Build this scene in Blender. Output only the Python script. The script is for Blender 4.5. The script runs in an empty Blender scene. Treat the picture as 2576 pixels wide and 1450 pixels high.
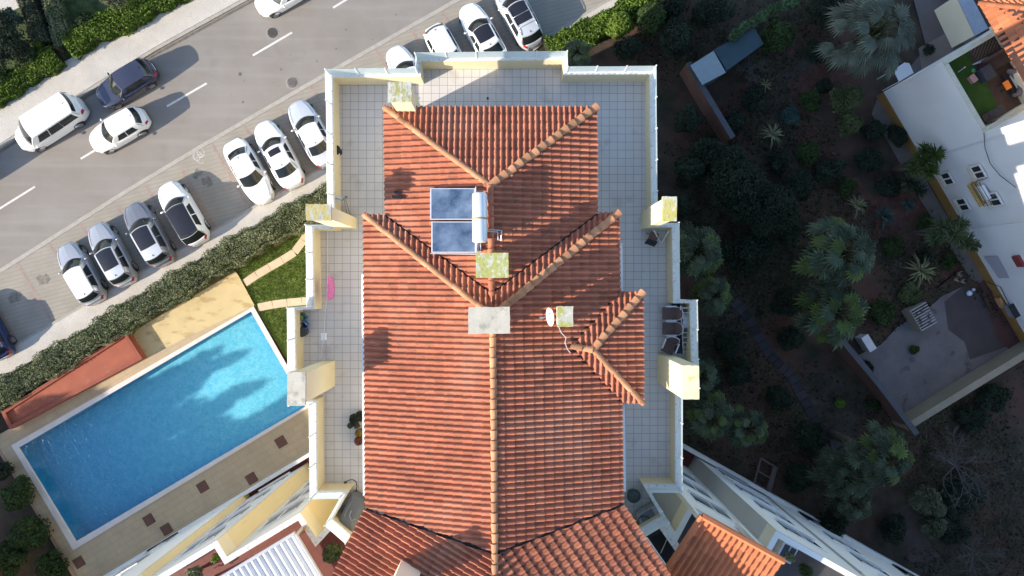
import bpy, bmesh, math, random
import numpy as np
from mathutils import Vector, Matrix, noise
random.seed(7); rng = np.random.default_rng(7)
S = bpy.context.scene
C = S.collection
R = math.radians
# ---------------------------------------------------------------- camera, light
H = 44.0          # the drone hangs 44 m above the street
F = 1717.0        # focal length in units of a picture 2576 wide
cam = bpy.data.objects.new('camera', bpy.data.cameras.new('camera')); C.objects.link(cam)
cam.location = (0, 0, H); cam.rotation_euler = (0, 0, 0)
cam.data.sensor_width = 36; cam.data.lens = 36 * F / 2576; cam.data.clip_end = 2000; cam.data.clip_start = .1
S.camera = cam
SUN_EL, SUN_AZ = 24.0, 27.0      # light travels towards azimuth 27 deg, seen in plan
w = bpy.data.worlds.new('World'); S.world = w; w.use_nodes = True
sky = w.node_tree.nodes.new('ShaderNodeTexSky'); sky.sky_type = 'NISHITA'; sky.sun_disc = False
sky.sun_elevation = R(SUN_EL); sky.sun_rotation = R(243); sky.air_density = 1.0; sky.dust_density = .6; sky.ozone_density = 1.5
bg = w.node_tree.nodes['Background']; bg.inputs[1].default_value = .135
w.node_tree.links.new(sky.outputs[0], bg.inputs[0])
sl = bpy.data.lights.new('sun', 'SUN'); sl.energy = 3.6; sl.angle = R(.5); sl.color = (1, .89, .74)
so = bpy.data.objects.new('sun', sl); C.objects.link(so); so.location = (-60, -30, 60)
d = Vector((math.cos(R(SUN_EL)) * math.cos(R(SUN_AZ)), math.cos(R(SUN_EL)) * math.sin(R(SUN_AZ)), -math.sin(R(SUN_EL))))
so.rotation_euler = d.to_track_quat('-Z', 'Y').to_euler()
S.view_settings.view_transform = 'Standard'; S.view_settings.look = 'None'; S.view_settings.exposure = 1.25; S.view_settings.gamma = 1
S.render.resolution_x = 1024; S.render.resolution_y = 576
S.cycles.max_bounces = 6; S.cycles.transparent_max_bounces = 8

def P(u, v, z=0.0):
    k = (H - z) / F
    return Vector(((u - 1288) * k, -(v - 725) * k, z))
def PL(lst, z=0.0): return [P(u, v, z) for u, v in lst]

# ---------------------------------------------------------------- materials
MATS = {}
def M(name, rgb, rough=.8, var=.12, scale=2.0, bump=0., bscale=20., metal=0., spec=.4, rgb2=None, attr=False, detail=6, coat=0., av=.38):
    if name in MATS: return MATS[name]
    m = bpy.data.materials.new(name); m.use_nodes = True; MATS[name] = m
    nt = m.node_tree; b = nt.nodes['Principled BSDF']; L = nt.links.new
    b.inputs['Roughness'].default_value = rough; b.inputs['Metallic'].default_value = metal
    b.inputs['Specular IOR Level'].default_value = spec; b.inputs['Coat Weight'].default_value = coat
    g = nt.nodes.new('ShaderNodeNewGeometry')
    n = nt.nodes.new('ShaderNodeTexNoise'); n.inputs['Scale'].default_value = scale; n.inputs['Detail'].default_value = detail; n.inputs['Roughness'].default_value = .6
    L(g.outputs['Position'], n.inputs['Vector'])
    cr = nt.nodes.new('ShaderNodeValToRGB'); cr.color_ramp.elements[0].position = .32; cr.color_ramp.elements[1].position = .68
    c1 = [c * (1 - var) for c in rgb]; c2 = [min(1, c * (1 + var)) for c in (rgb2 or rgb)]
    cr.color_ramp.elements[0].color = (*c1, 1); cr.color_ramp.elements[1].color = (*c2, 1)
    L(n.outputs['Fac'], cr.inputs['Fac'])
    out = cr.outputs['Color']
    if attr:
        a = nt.nodes.new('ShaderNodeAttribute'); a.attribute_name = 'rnd'
        mr = nt.nodes.new('ShaderNodeMapRange'); mr.inputs['To Min'].default_value = 1 - av; mr.inputs['To Max'].default_value = 1 + av
        L(a.outputs['Fac'], mr.inputs['Value'])
        mx = nt.nodes.new('ShaderNodeVectorMath'); mx.operation = 'SCALE'
        L(out, mx.inputs[0]); L(mr.outputs[0], mx.inputs['Scale']); out = mx.outputs[0]
    L(out, b.inputs['Base Color'])
    m['_out'] = 0
    if bump:
        n2 = nt.nodes.new('ShaderNodeTexNoise'); n2.inputs['Scale'].default_value = bscale; n2.inputs['Detail'].default_value = 4
        L(g.outputs['Position'], n2.inputs['Vector'])
        bp = nt.nodes.new('ShaderNodeBump'); bp.inputs['Strength'].default_value = bump; bp.inputs['Distance'].default_value = .02
        L(n2.outputs['Fac'], bp.inputs['Height']); L(bp.outputs[0], b.inputs['Normal'])
    return m
def overlay(m, fac_builder, rgb, strength=1.):
    """mix another colour over the base colour where fac_builder(nt, geometry) says"""
    nt = m.node_tree; b = nt.nodes['Principled BSDF']; L = nt.links.new
    src = b.inputs['Base Color'].links[0].from_socket
    fac = fac_builder(nt)
    mx = nt.nodes.new('ShaderNodeMix'); mx.data_type = 'RGBA'
    if strength != 1.:
        k = nt.nodes.new('ShaderNodeMath'); k.operation = 'MULTIPLY'; k.inputs[1].default_value = strength; L(fac, k.inputs[0]); fac = k.outputs[0]
    L(fac, mx.inputs[0]); L(src, mx.inputs[6]); mx.inputs[7].default_value = (*rgb, 1)
    L(mx.outputs[2], b.inputs['Base Color'])
def f_noise(scale, lo, hi, stretch=(1, 1, 1), rot=0, detail=5, kind='noise', off=0):
    def fb(nt):
        L = nt.links.new
        g = nt.nodes.new('ShaderNodeNewGeometry'); mp = nt.nodes.new('ShaderNodeMapping'); mp.vector_type = 'POINT'
        mp.inputs['Rotation'].default_value = (0, 0, rot); mp.inputs['Scale'].default_value = stretch; mp.inputs['Location'].default_value = (off, off, 0)
        L(g.outputs['Position'], mp.inputs['Vector'])
        if kind == 'noise':
            n = nt.nodes.new('ShaderNodeTexNoise'); n.inputs['Detail'].default_value = detail; o = n.outputs['Fac']
        else:
            n = nt.nodes.new('ShaderNodeTexVoronoi'); n.feature = 'DISTANCE_TO_EDGE' if kind == 'edge' else 'F1'; o = n.outputs['Distance']
        n.inputs['Scale'].default_value = scale; L(mp.outputs[0], n.inputs['Vector'])
        mr = nt.nodes.new('ShaderNodeMapRange'); mr.clamp = True; mr.inputs['From Min'].default_value = lo; mr.inputs['From Max'].default_value = hi
        L(o, mr.inputs['Value']); return mr.outputs[0]
    return fb
def f_grid(px, py, wd, rot=0, ox=0, oy=0):
    def fb(nt):
        L = nt.links.new
        g = nt.nodes.new('ShaderNodeNewGeometry'); mp = nt.nodes.new('ShaderNodeMapping')
        mp.inputs['Rotation'].default_value = (0, 0, rot); mp.inputs['Location'].default_value = (ox, oy, 0)
        L(g.outputs['Position'], mp.inputs['Vector']); sx = nt.nodes.new('ShaderNodeSeparateXYZ'); L(mp.outputs[0], sx.inputs[0])
        outs = []
        for k, p in ((0, px), (1, py)):
            if not p: continue
            a = nt.nodes.new('ShaderNodeMath'); a.operation = 'DIVIDE'; a.inputs[1].default_value = p; L(sx.outputs[k], a.inputs[0])
            f = nt.nodes.new('ShaderNodeMath'); f.operation = 'FRACT'; L(a.outputs[0], f.inputs[0])
            c = nt.nodes.new('ShaderNodeMath'); c.operation = 'LESS_THAN'; c.inputs[1].default_value = wd / p; L(f.outputs[0], c.inputs[0]); outs.append(c.outputs[0])
        if len(outs) == 1: return outs[0]
        mx = nt.nodes.new('ShaderNodeMath'); mx.operation = 'MAXIMUM'; L(outs[0], mx.inputs[0]); L(outs[1], mx.inputs[1]); return mx.outputs[0]
    return fb
def f_brick(wd, ht, mortar, rot):
    def fb(nt):
        L = nt.links.new
        g = nt.nodes.new('ShaderNodeNewGeometry'); mp = nt.nodes.new('ShaderNodeMapping'); mp.inputs['Rotation'].default_value = (0, 0, rot)
        L(g.outputs['Position'], mp.inputs['Vector'])
        br = nt.nodes.new('ShaderNodeTexBrick'); br.inputs['Scale'].default_value = 1; br.inputs['Brick Width'].default_value = wd; br.inputs['Row Height'].default_value = ht
        br.inputs['Mortar Size'].default_value = mortar; br.inputs['Mortar Smooth'].default_value = .1; L(mp.outputs[0], br.inputs['Vector']); return br.outputs['Fac']
    return fb

# ---------------------------------------------------------------- mesh helpers
class MB:
    def __init__(s): s.v = []; s.f = []; s.r = []
    def poly(s, pts, r=.5):
        i = len(s.v); s.v += [tuple(p) for p in pts]; s.f.append(tuple(range(i, i + len(pts)))); s.r.append(r)
    def prism(s, pts, z0, z1, r=.5, top=True, bot=False):
        n = len(pts); i = len(s.v)
        s.v += [(p[0], p[1], z0) for p in pts] + [(p[0], p[1], z1) for p in pts]
        for k in range(n):
            j = (k + 1) % n; s.f.append((i + k, i + j, i + n + j, i + n + k)); s.r.append(r)
        if top: s.f.append(tuple(i + n + k for k in range(n))); s.r.append(r)
        if bot: s.f.append(tuple(i + n - 1 - k for k in range(n))); s.r.append(r)
    def box(s, c, sz, rz=0, r=.5, rx=0, ry=0):
        m = Matrix.Translation(Vector(c)) @ Matrix.Rotation(rz, 4, 'Z') @ Matrix.Rotation(rx, 4, 'X') @ Matrix.Rotation(ry, 4, 'Y')
        i = len(s.v)
        for x in (-.5, .5):
            for y in (-.5, .5):
                for z in (-.5, .5): s.v.append(tuple(m @ Vector((x * sz[0], y * sz[1], z * sz[2]))))
        for f in ((0, 1, 3, 2), (4, 6, 7, 5), (0, 4, 5, 1), (2, 3, 7, 6), (0, 2, 6, 4), (1, 5, 7, 3)): s.f.append(tuple(i + k for k in f)); s.r.append(r)
    def tube(s, path, rad, n=6, r=.5, cap=True):
        path = [Vector(p) for p in path]; rs = rad if isinstance(rad, (list, tuple)) else [rad] * len(path)
        rings = []
        for k, p in enumerate(path):
            t = (path[min(k + 1, len(path) - 1)] - path[max(k - 1, 0)])
            if t.length < 1e-9: t = Vector((0, 0, 1))
            t.normalize(); a = t.orthogonal() if k == 0 else (rings[-1][1] - t * rings[-1][1].dot(t))
            a.normalize(); b = t.cross(a); i = len(s.v)
            for q in range(n):
                an = 2 * math.pi * q / n; s.v.append(tuple(p + (a * math.cos(an) + b * math.sin(an)) * rs[k]))
            rings.append((i, a))
        for k in range(len(path) - 1):
            i, j = rings[k][0], rings[k + 1][0]
            for q in range(n):
                q2 = (q + 1) % n; s.f.append((i + q, i + q2, j + q2, j + q)); s.r.append(r)
        if cap:
            s.f.append(tuple(rings[0][0] + q for q in reversed(range(n)))); s.r.append(r)
            s.f.append(tuple(rings[-1][0] + q for q in range(n))); s.r.append(r)
    def lathe(s, c, prof, n=20, r=.5):
        i = len(s.v); c = Vector(c)
        for rr, z in prof:
            for q in range(n):
                an = 2 * math.pi * q / n; s.v.append((c.x + rr * math.cos(an), c.y + rr * math.sin(an), c.z + z))
        for k in range(len(prof) - 1):
            for q in range(n):
                q2 = (q + 1) % n; s.f.append((i + k * n + q, i + k * n + q2, i + (k + 1) * n + q2, i + (k + 1) * n + q)); s.r.append(r)
    def grid(s, fn, nu, nv, r=.5):
        i = len(s.v)
        for a in range(nu + 1):
            for b in range(nv + 1): s.v.append(tuple(fn(a / nu, b / nv)))
        for a in range(nu):
            for b in range(nv):
                q = i + a * (nv + 1) + b; s.f.append((q, q + 1, q + nv + 2, q + nv + 1)); s.r.append(r)
    def build(s, name, mat, parent=None, smooth=False, local=False):
        me = bpy.data.meshes.new(name); off = Vector((0, 0, 0))
        if parent and not local:
            o = parent
            while o: off += o.location; o = o.parent
        me.from_pydata([(v[0] - off.x, v[1] - off.y, v[2] - off.z) for v in s.v], [], s.f)
        me.attributes.new('rnd', 'FLOAT', 'FACE').data.foreach_set('value', s.r)
        me.materials.append(mat); ob = bpy.data.objects.new(name, me); C.objects.link(ob)
        if parent: ob.parent = parent
        if smooth: me.polygons.foreach_set('use_smooth', [True] * len(me.polygons))
        me.update(); return ob
def tag(o, label=None, cat=None, group=None, kind=None):
    if label: o['label'] = label
    if cat: o['category'] = cat
    if group: o['group'] = group
    if kind: o['kind'] = kind
    return o
def thing(name, label, cat, loc=(0, 0, 0), rz=0, group=None):
    o = bpy.data.objects.new(name, None); C.objects.link(o); o.location = loc; o.rotation_euler = (0, 0, rz); o.empty_display_size = .2
    return tag(o, label, cat, group)
def struct(name, mb, m, label=None):
    o = mb.build(name, m); o['kind'] = 'structure'
    if label: o['label'] = label
    return o
def offset(pts, dd):
    """inset a closed polygon (any winding) by dd towards its inside"""
    n = len(pts); A = sum(pts[i][0] * pts[(i + 1) % n][1] - pts[(i + 1) % n][0] * pts[i][1] for i in range(n)); sg = 1 if A > 0 else -1
    out = []
    for i in range(n):
        a, b, c = Vector(pts[i - 1][:2]), Vector(pts[i][:2]), Vector(pts[(i + 1) % n][:2])
        d1, d2 = (b - a).normalized(), (c - b).normalized()
        n1, n2 = Vector((-d1.y, d1.x)) * sg, Vector((-d2.y, d2.x)) * sg
        m = n1 + n2; k = m.length_squared
        m = m * (2 / k) if k > .15 else n1
        out.append(b + m * dd)
    return out
def strip(line, wd):
    """ribbon polygon about a polyline, width wd"""
    L, Rr = [], []
    for i, p in enumerate(line):
        t = Vector(line[min(i + 1, len(line) - 1)][:2]) - Vector(line[max(i - 1, 0)][:2]); t.normalize(); nn = Vector((-t.y, t.x)) * wd / 2
        L.append(Vector(p[:2]) + nn); Rr.append(Vector(p[:2]) - nn)
    return L + Rr[::-1]
def flat(name, pts, z, m, kind='structure'):
    mb = MB(); mb.poly([(p[0], p[1], z) for p in pts]); o = mb.build(name, m)
    if kind: o['kind'] = kind
    return o
def slab(name, pts, z, m, th=.15):
    mb = MB(); mb.prism(pts, z - th, z); return struct(name, mb, m)
# ---------------------------------------------------------------- setting: ground, street
m_soil = M('soil', (.040, .029, .023), .95, .35, .9, .6, 6, rgb2=(.056, .043, .030))
overlay(m_soil, f_noise(.16, .46, .58), (.090, .042, .031), .8)
overlay(m_soil, f_noise(5, .55, .7, off=4), (.055, .045, .036), .6)
overlay(m_soil, f_noise(.35, .55, .68, off=40), (.017, .024, .011), .8)
mb = MB(); gp = [P(*q) for q in [(625, 775), (776, 1023), (187, 1372), (36, 1124)]]; go_ = [(160, 160), (160, -160), (-160, -160), (-160, 160)]
for k in range(4):
    j = (k + 1) % 4; mb.poly([(gp[k].x, gp[k].y, -.06), (go_[k][0], go_[k][1], -.06), (go_[j][0], go_[j][1], -.06), (gp[j].x, gp[j].y, -.06)])
struct('ground', mb, m_soil)
SA = R(31)
m_road = M('asphalt', (.238, .212, .186), .85, .06, .35, .25, 60, rgb2=(.248, .225, .203))
overlay(m_road, f_noise(1.0, .5, .75, (.12, 1.6, 1), -SA), (.31, .29, .27), .5)
overlay(m_road, f_noise(14, .62, .74), (.17, .16, .15), .35)
overlay(m_road, f_noise(.5, .62, .7, off=12), (.20, .185, .17), .45)
m_cob = M('calcada', (.53, .495, .445), .85, .12, .8, .5, 14)
overlay(m_cob, f_noise(8, .10, .0, (1, 1.6, 1), R(25), kind='edge'), (.33, .30, .26), .55)
overlay(m_cob, f_noise(1.6, .55, .75), (.40, .36, .30), .6)
m_bay = M('bay_setts', (.31, .28, .235), .9, .1, .7, .5, 14)
overlay(m_bay, f_grid(.26, 0, .075, R(75)), (.24, .215, .175), .45)
overlay(m_bay, f_noise(7, .06, .0, kind='edge'), (.25, .22, .18), .35)
overlay(m_bay, f_noise(.8, .58, .72, off=5), (.27, .24, .2), .6)
m_kerb = M('kerb_stone', (.36, .33, .29), .85, .12, 3)
m_pink = M('bay_divider_brick', (.31, .235, .20), .9, .14, 4)
m_paint = M('road_paint', (.62, .60, .56), .7, .15, 5)
UK = [(-300, 560), (0, 365), (193, 243), (387, 123), (610, 0), (900, -160)]
LK = [(-300, 875), (0, 683), (317, 483), (500, 373), (817, 190), (1152, 0), (1500, -195)]
PB = [(-300, 1068), (0, 892), (207, 772), (425, 645), (700, 487), (900, 372), (1100, 257), (1323, 126), (1500, 20), (1700, -95)]
HB = [(-300, 1130), (0, 955), (190, 845), (367, 742), (617, 585), (767, 500), (900, 430), (1250, 205), (1370, 108), (1440, 80), (1510, 45), (1575, 5), (1700, -75)]
UH = [(-300, 450), (0, 268), (160, 160), (290, 88), (430, 0), (600, -110)]
flat('road', PL(UK) + PL(LK)[::-1], 0, m_road)
flat('parking_bays', PL(LK) + PL(PB)[::-1], .012, m_bay)
slab('pavement', PL(PB) + PL(HB)[::-1], .10, m_cob)
slab('far_pavement', PL(UH) + PL(UK)[::-1], .12, m_cob)
mb = MB(); mb.prism(strip(PL(LK), .26), -.05, .04); struct('kerb', mb, m_kerb)
mb = MB(); mb.prism(strip([p + Vector((.09, -.1, 0)) for p in PL(UK)], .2), -.05, .135); struct('far_kerb', mb, m_kerb)
mb = MB(); mb.prism(strip(PL(PB), .14), -.05, .115); struct('pavement_edge', mb, m_kerb)
# darker gutter line along the far kerb
flat('gutter', strip([p + Vector((.27, -.29, 0)) for p in PL(UK)], .16), .004, M('gutter_dirt', (.13, .12, .10), .9, .3, 3))
mb = MB()
for u, v in [(43, 659), (125, 612), (203, 564), (290, 515), (367, 467), (452, 418), (535, 365), (617, 320), (702, 273), (783, 217), (868, 172), (947, 125), (1036, 77), (1112, 30), (1200, -22), (-42, 712), (-130, 765)]:
    a = P(u, v); b = P(u + 98, v + 168)
    mb.poly([(q[0], q[1], .016) for q in strip([a, b], .19)])
struct('bay_divider_lines', mb, m_pink)
mb = MB()
for (a, b, c, e) in [(-10, 531, 88, 470), (203, 400, 300, 342), (420, 268, 520, 210), (636, 140, 735, 82), (838, 20, 935, -40), (-230, 660, -130, 602)]:
    mb.poly([(q[0], q[1], .004) for q in strip([P(a, b), P(c, e)], .13)])
struct('centre_line_dashes', mb, m_paint)
mb = MB()
for k in range(5):
    cx, cy = 505 + random.uniform(-10, 16), 390 + random.uniform(-8, 14); a0 = random.uniform(0, 6)
    pts = [P(cx + 8 * math.cos(a0 + t * .7) * (1 + .1 * t), cy + 12 * math.sin(a0 + t * .7)) for t in range(7)]
    mb.poly([(q[0], q[1], .017 + k * .0004) for q in strip(pts, .035)])
struct('chalk_marks', mb, M('chalk', (.52, .50, .46), .9, .1, 4))
for (u, v, lab, cc) in [(686, 83, 'round dark iron manhole cover beside the upper centre-line dash', .07), (736, 208, 'round brown manhole cover near the parking bay kerb', .13)]:
    t = thing('manhole_cover', lab, 'manhole cover', P(u, v, .0), group='manhole covers in the road')
    mb = MB(); mb.lathe((0, 0, 0), [(.44, .002), (.42, .008), (.34, .008)], 28); mb.build('concrete_ring', M('manhole_ring', (.27, .25, .22), .9, .15, 5), t, local=True)
    mb = MB(); mb.lathe((0, 0, 0), [(.335, .01), (.33, .014), (.001, .016)], 28)
    for k in range(-2, 3): mb.box((k * .11, 0, .02), (.03, .5 - abs(k) * .08, .01), R(30))
    mb.build('lid', M('iron%g' % cc, (cc * 1.15, cc, cc * .92), .6, .2, 6), t, local=True)
mb = MB()
for k in range(12):
    u, v = random.uniform(500, 1000), 0; v = 560 - u * .52 + random.uniform(-60, 60); r_ = random.uniform(.03, .09)
    a0 = random.uniform(0, 6); c = P(u, v); mb.poly([(c.x + r_ * random.uniform(.6, 1.2) * math.cos(a0 + q), c.y + r_ * random.uniform(.6, 1.2) * math.sin(a0 + q), .0045) for q in range(6)])
c = P(604, 187); mb.poly([(c.x + .13 * math.cos(q), c.y + .13 * math.sin(q), .005) for q in range(6)])
struct('oil_spots', mb, M('oil', (.12, .11, .10), .6, .3, 6))
mb = MB(); random.seed(11)
for (u, v) in [(107, 705), (520, 455), (40, 750), (500, 440)]:
    for k in range(3):
        c = P(u + random.uniform(-8, 8), v + random.uniform(-8, 8)); rr = random.uniform(.15, .32)
        mb.poly([(c.x + rr * random.uniform(.7, 1.3) * math.cos(q * .6), c.y + rr * random.uniform(.7, 1.3) * math.sin(q * .6), .018 + k * .001) for q in range(10)])
struct('bay_oil_stains', mb, M('bay_oil', (.2, .18, .15), .9, .3, 5))

# ---------------------------------------------------------------- vegetation builders
def fol(name, c, v=.35, c2=None, av=.45): return M(name, c, .75, v, 1.3, 0, spec=.15, rgb2=c2, attr=True, av=av)
g_bright = fol('leaf_bright', (.085, .135, .018), .3)
g_hedge = fol('leaf_hedge', (.13, .155, .07), .3, (.17, .185, .10), .42)
g_bush = fol('leaf_bush', (.05, .065, .025), .3, (.07, .085, .035))
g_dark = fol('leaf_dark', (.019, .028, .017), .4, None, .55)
g_mid = fol('leaf_mid', (.028, .048, .014), .3)
g_olive = fol('leaf_olive', (.075, .085, .05), .3)
g_palm = fol('leaf_palm', (.036, .054, .034), .25, (.066, .086, .052), .7)
g_olive2 = fol('leaf_stalk', (.06, .07, .035), .2)
g_palmy = fol('leaf_palm_young', (.075, .105, .032), .3)
g_palmg = fol('leaf_palm_grey', (.07, .088, .068), .3, (.11, .125, .095))
g_yucca = fol('leaf_yucca', (.04, .06, .014), .3)
g_agave = fol('leaf_agave', (.035, .06, .055), .2)
g_varieg = fol('leaf_variegated', (.15, .155, .08), .2)
g_dry = fol('leaf_dry', (.05, .042, .028), .25)
bark = M('bark', (.09, .07, .055), .95, .3, 8, .6, 12)
bark_grey = M('bark_grey', (.085, .077, .073), .95, .2, 8)

def leaves(name, blobs, n, size, mat, parent, up=.5, lo=0., off=(0, 0, 0)):
    """n leaf quads spread through lumpy ellipsoid blobs [(cx,cy,cz,rx,ry,rz)]"""
    B = np.array(blobs, float); vol = B[:, 3] * B[:, 4]; pk = rng.choice(len(B), n, p=vol / vol.sum())
    dr = rng.normal(size=(n, 3)); dr /= np.linalg.norm(dr, axis=1)[:, None]; dr[:, 2] = np.where(dr[:, 2] < -.3, -dr[:, 2], dr[:, 2])
    rad = rng.uniform(.55, 1.06, n)[:, None]
    c = B[pk, :3] + dr * rad * B[pk, 3:6]
    nz = dr * .7 + rng.normal(size=(n, 3)) * .55; nz[:, 2] += up; nz /= np.linalg.norm(nz, axis=1)[:, None]
    a = np.cross(nz, rng.normal(size=(n, 3))); a /= np.linalg.norm(a, axis=1)[:, None]; b = np.cross(nz, a)
    s = size * rng.uniform(.6, 1.3, n)[:, None]
    V = np.stack([c - a * s, c - b * s * .45, c + a * s, c + b * s * .45], 1).reshape(-1, 3)
    return _leafmesh(name, V, n, rng.random(n) * .7 + rng.random(len(B))[pk] * .3, mat, parent, lo)
def _leafmesh(name, V, n, rv, mat, parent, lo=0., k=4):
    if parent: V = V - np.array(parent.location)
    V = V.astype(np.float32)
    me = bpy.data.meshes.new(name); me.vertices.add(len(V)); me.vertices.foreach_set('co', V.ravel())
    me.loops.add(n * k); me.loops.foreach_set('vertex_index', np.arange(n * k, dtype=np.int32))
    me.polygons.add(n); me.polygons.foreach_set('loop_start', np.arange(0, n * k, k, dtype=np.int32))
    me.update(calc_edges=True)
    me.attributes.new('rnd', 'FLOAT', 'FACE').data.foreach_set('value', np.asarray(rv, np.float32))
    me.materials.append(mat); o = bpy.data.objects.new(name, me); C.objects.link(o)
    if parent: o.parent = parent
    return o
def hedge(name, label, line, wd, ht, mat, n, size=.09, z0=0., core=True):
    """clipped hedge along a ground polyline"""
    t = thing(name, label, 'hedge', Vector(line[0]))
    pts = []
    L = [Vector(p) for p in line]; seg = [(L[i + 1] - L[i]).length for i in range(len(L) - 1)]; tot = sum(seg)
    sgi = rng.choice(len(seg), n, p=np.array(seg) / tot); u = rng.random(n)
    A = np.array([tuple(p) for p in L]); base = A[sgi] + (A[sgi + 1] - A[sgi]) * u[:, None]
    tn = A[sgi + 1] - A[sgi]; tn /= np.linalg.norm(tn, axis=1)[:, None]; nn = np.stack([-tn[:, 1], tn[:, 0], 0 * u], 1)
    wob = 1 + .13 * np.sin(base[:, 0] * 1.7) + .1 * np.sin(base[:, 0] * 4.1 + base[:, 1] * 2)
    side = rng.uniform(-1, 1, n); th = side
    y = np.sign(th) * np.abs(th) ** .8 * wd / 2 * wob
    z = z0 + ht * (1 - np.abs(side) ** 5) * (1 + .06 * np.sin(base[:, 0] * 2.3)) * rng.uniform(.82, 1.07, n)
    edge = rng.random(n) < .3; y[edge] = np.sign(side[edge]) * wd / 2 * wob[edge] * rng.uniform(.9, 1.08, edge.sum()); z[edge] = z0 + ht * rng.uniform(0, .95, edge.sum())
    c = base + nn * y[:, None]; c[:, 2] = z
    nz = rng.normal(size=(n, 3)) * .6; nz[:, 2] += .7; nz /= np.linalg.norm(nz, axis=1)[:, None]
    a = np.cross(nz, rng.normal(size=(n, 3))); a /= np.linalg.norm(a, axis=1)[:, None]; b = np.cross(nz, a); s = size * rng.uniform(.6, 1.4, n)[:, None]
    V = np.stack([c - a * s, c - b * s * .4, c + a * s, c + b * s * .4], 1).reshape(-1, 3)
    _leafmesh('foliage', V, n, rng.random(n), mat, t)
    if core:
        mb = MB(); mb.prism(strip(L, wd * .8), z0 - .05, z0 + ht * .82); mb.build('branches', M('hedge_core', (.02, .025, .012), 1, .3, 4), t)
    return t
def shrub(name, label, u, v, r_px, ht, mat, n=900, size=.1, z0=0., cat='bush', lumps=7, flatten=.8, group=None, parts=True):
    zc = z0 + ht * .62; c = P(u, v, zc); k = (H - zc) / F; r = r_px * k
    t = thing(name, label, cat, (c.x, c.y, z0), group=group)
    blobs = [(c.x, c.y, z0 + ht * .45, r * .75, r * .75, ht * .5)]
    for i in range(lumps):
        a = random.uniform(0, 6.28); q = r * random.uniform(.35, .72); rr = r * random.uniform(.25, .42)
        blobs.append((c.x + q * math.cos(a), c.y + q * math.sin(a), z0 + ht * random.uniform(.35, .8), rr, rr, rr * flatten))
    leaves('foliage', blobs, n, size, mat, t)
    mb = MB(); 
    for i in range(4):
        a = i * 1.6 + random.random(); mb.tube([(c.x, c.y, z0 - .05), (c.x + .2 * r * math.cos(a), c.y + .2 * r * math.sin(a), z0 + ht * .3), (c.x + .55 * r * math.cos(a), c.y + .55 * r * math.sin(a), z0 + ht * .65)], [.05, .035, .015], 5)
    mb.build('trunk' if ht > 2.5 else 'stems', bark, t)
    return t
def fan_palm(label, u, v, r_px, zc, young=.2, mat=None, seed=0, n=40, fan=.42, cat='palm tree', droop=.35, z0=-.05, long=1.):
    rs = random.Random(seed); c = P(u, v, zc); k = (H - zc) / F; r = r_px * k
    t = thing('fan_palm', label, cat, (c.x, c.y, z0), group='fan palms around the building')
    mbs = [MB(), MB()]; pet = MB()
    n = int(n * .72)
    for i in range(n):
        q = (i + .6) / n; az = i * 2.399 + rs.uniform(-.3, .3)
        rad = r * (.16 + .52 * q ** .6) * rs.uniform(.82, 1.14)
        hub = Vector((c.x + rad * math.cos(az), c.y + rad * math.sin(az), zc + r * (.50 * (1 - q) - .38 * q * q) + rs.uniform(-.15, .15)))
        pet.tube([(c.x + .1 * math.cos(az), c.y + .1 * math.sin(az), zc - .1), ((c.x * .5 + hub.x * .5), (c.y + hub.y) / 2, max(hub.z, zc) + .05 * r), tuple(hub)], [.045, .03, .018], 4)
        out = Vector((math.cos(az), math.sin(az), -.05 - .8 * q * q + rs.uniform(-.3, .35))).normalized(); side = Vector((-math.sin(az), math.cos(az), rs.uniform(-.45, .45))).normalized()
        up = out.cross(side).normalized()
        if up.z < 0: up = -up
        fr = r * fan * rs.uniform(.8, 1.12) * (.70 + .22 * q); K = 15
        yb = rs.random() < young; mb = mbs[1] if yb else mbs[0]; rv = rs.random() ** 1.3
        span = R(300 if long == 1 else 150)
        for b in range(K):
            e_ = abs(b / (K - 1) - .5) * 2; an = (b / (K - 1) - .5) * span; ln = fr * (1 - .42 * e_ * e_) * rs.uniform(.86, 1.1) * long
            dv = out * math.cos(an) + side * math.sin(an); sv = out * -math.sin(an) + side * math.cos(an)
            hw = ln * .62 * math.tan(span / (K - 1) / 2) * .95; pl = up * (fr * .06)
            m1 = hub + dv * ln * .62; sh = .2 if b % 2 else .8
            mb.poly([hub, m1 - sv * hw, m1 + pl], rv * .65 + .35 * sh); mb.poly([hub, m1 + pl, m1 + sv * hw], rv * .65 + .1 * sh)
            tip = hub + dv * ln - up * fr * .16 - Vector((0, 0, fr * .16)) + sv * hw * rs.uniform(-.6, .6)
            mb.poly([m1 - sv * hw, tip, m1 + pl], rv * .65 + .35 * sh); mb.poly([m1 + pl, tip, m1 + sv * hw], rv * .65 + .1 * sh)
    mbs[0].build('fronds', mat or g_palm, t)
    if mbs[1].f: mbs[1].build('young_fronds', g_palmy if mat is None else mat, t)
    pet.build('leaf_stalks', g_olive2, t)
    sk = MB()
    for i in range(26):
        az = rs.uniform(0, 6.28); a = Vector((c.x + .15 * math.cos(az), c.y + .15 * math.sin(az), zc - .8)); b = a + Vector((math.cos(az) * .5, math.sin(az) * .5, -rs.uniform(.5, 1.3))); s_ = Vector((-math.sin(az), math.cos(az), 0)) * .18
        sk.poly([a, b - s_, b + s_], rs.random())
    sk.build('dead_leaves', g_dry, t)
    tr = MB(); tr.tube([(c.x, c.y, z0), (c.x, c.y, zc * .5), (c.x, c.y, zc - .2)], [.3, .2, .16], 9); tr.build('trunk', bark, t)
    return t
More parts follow.
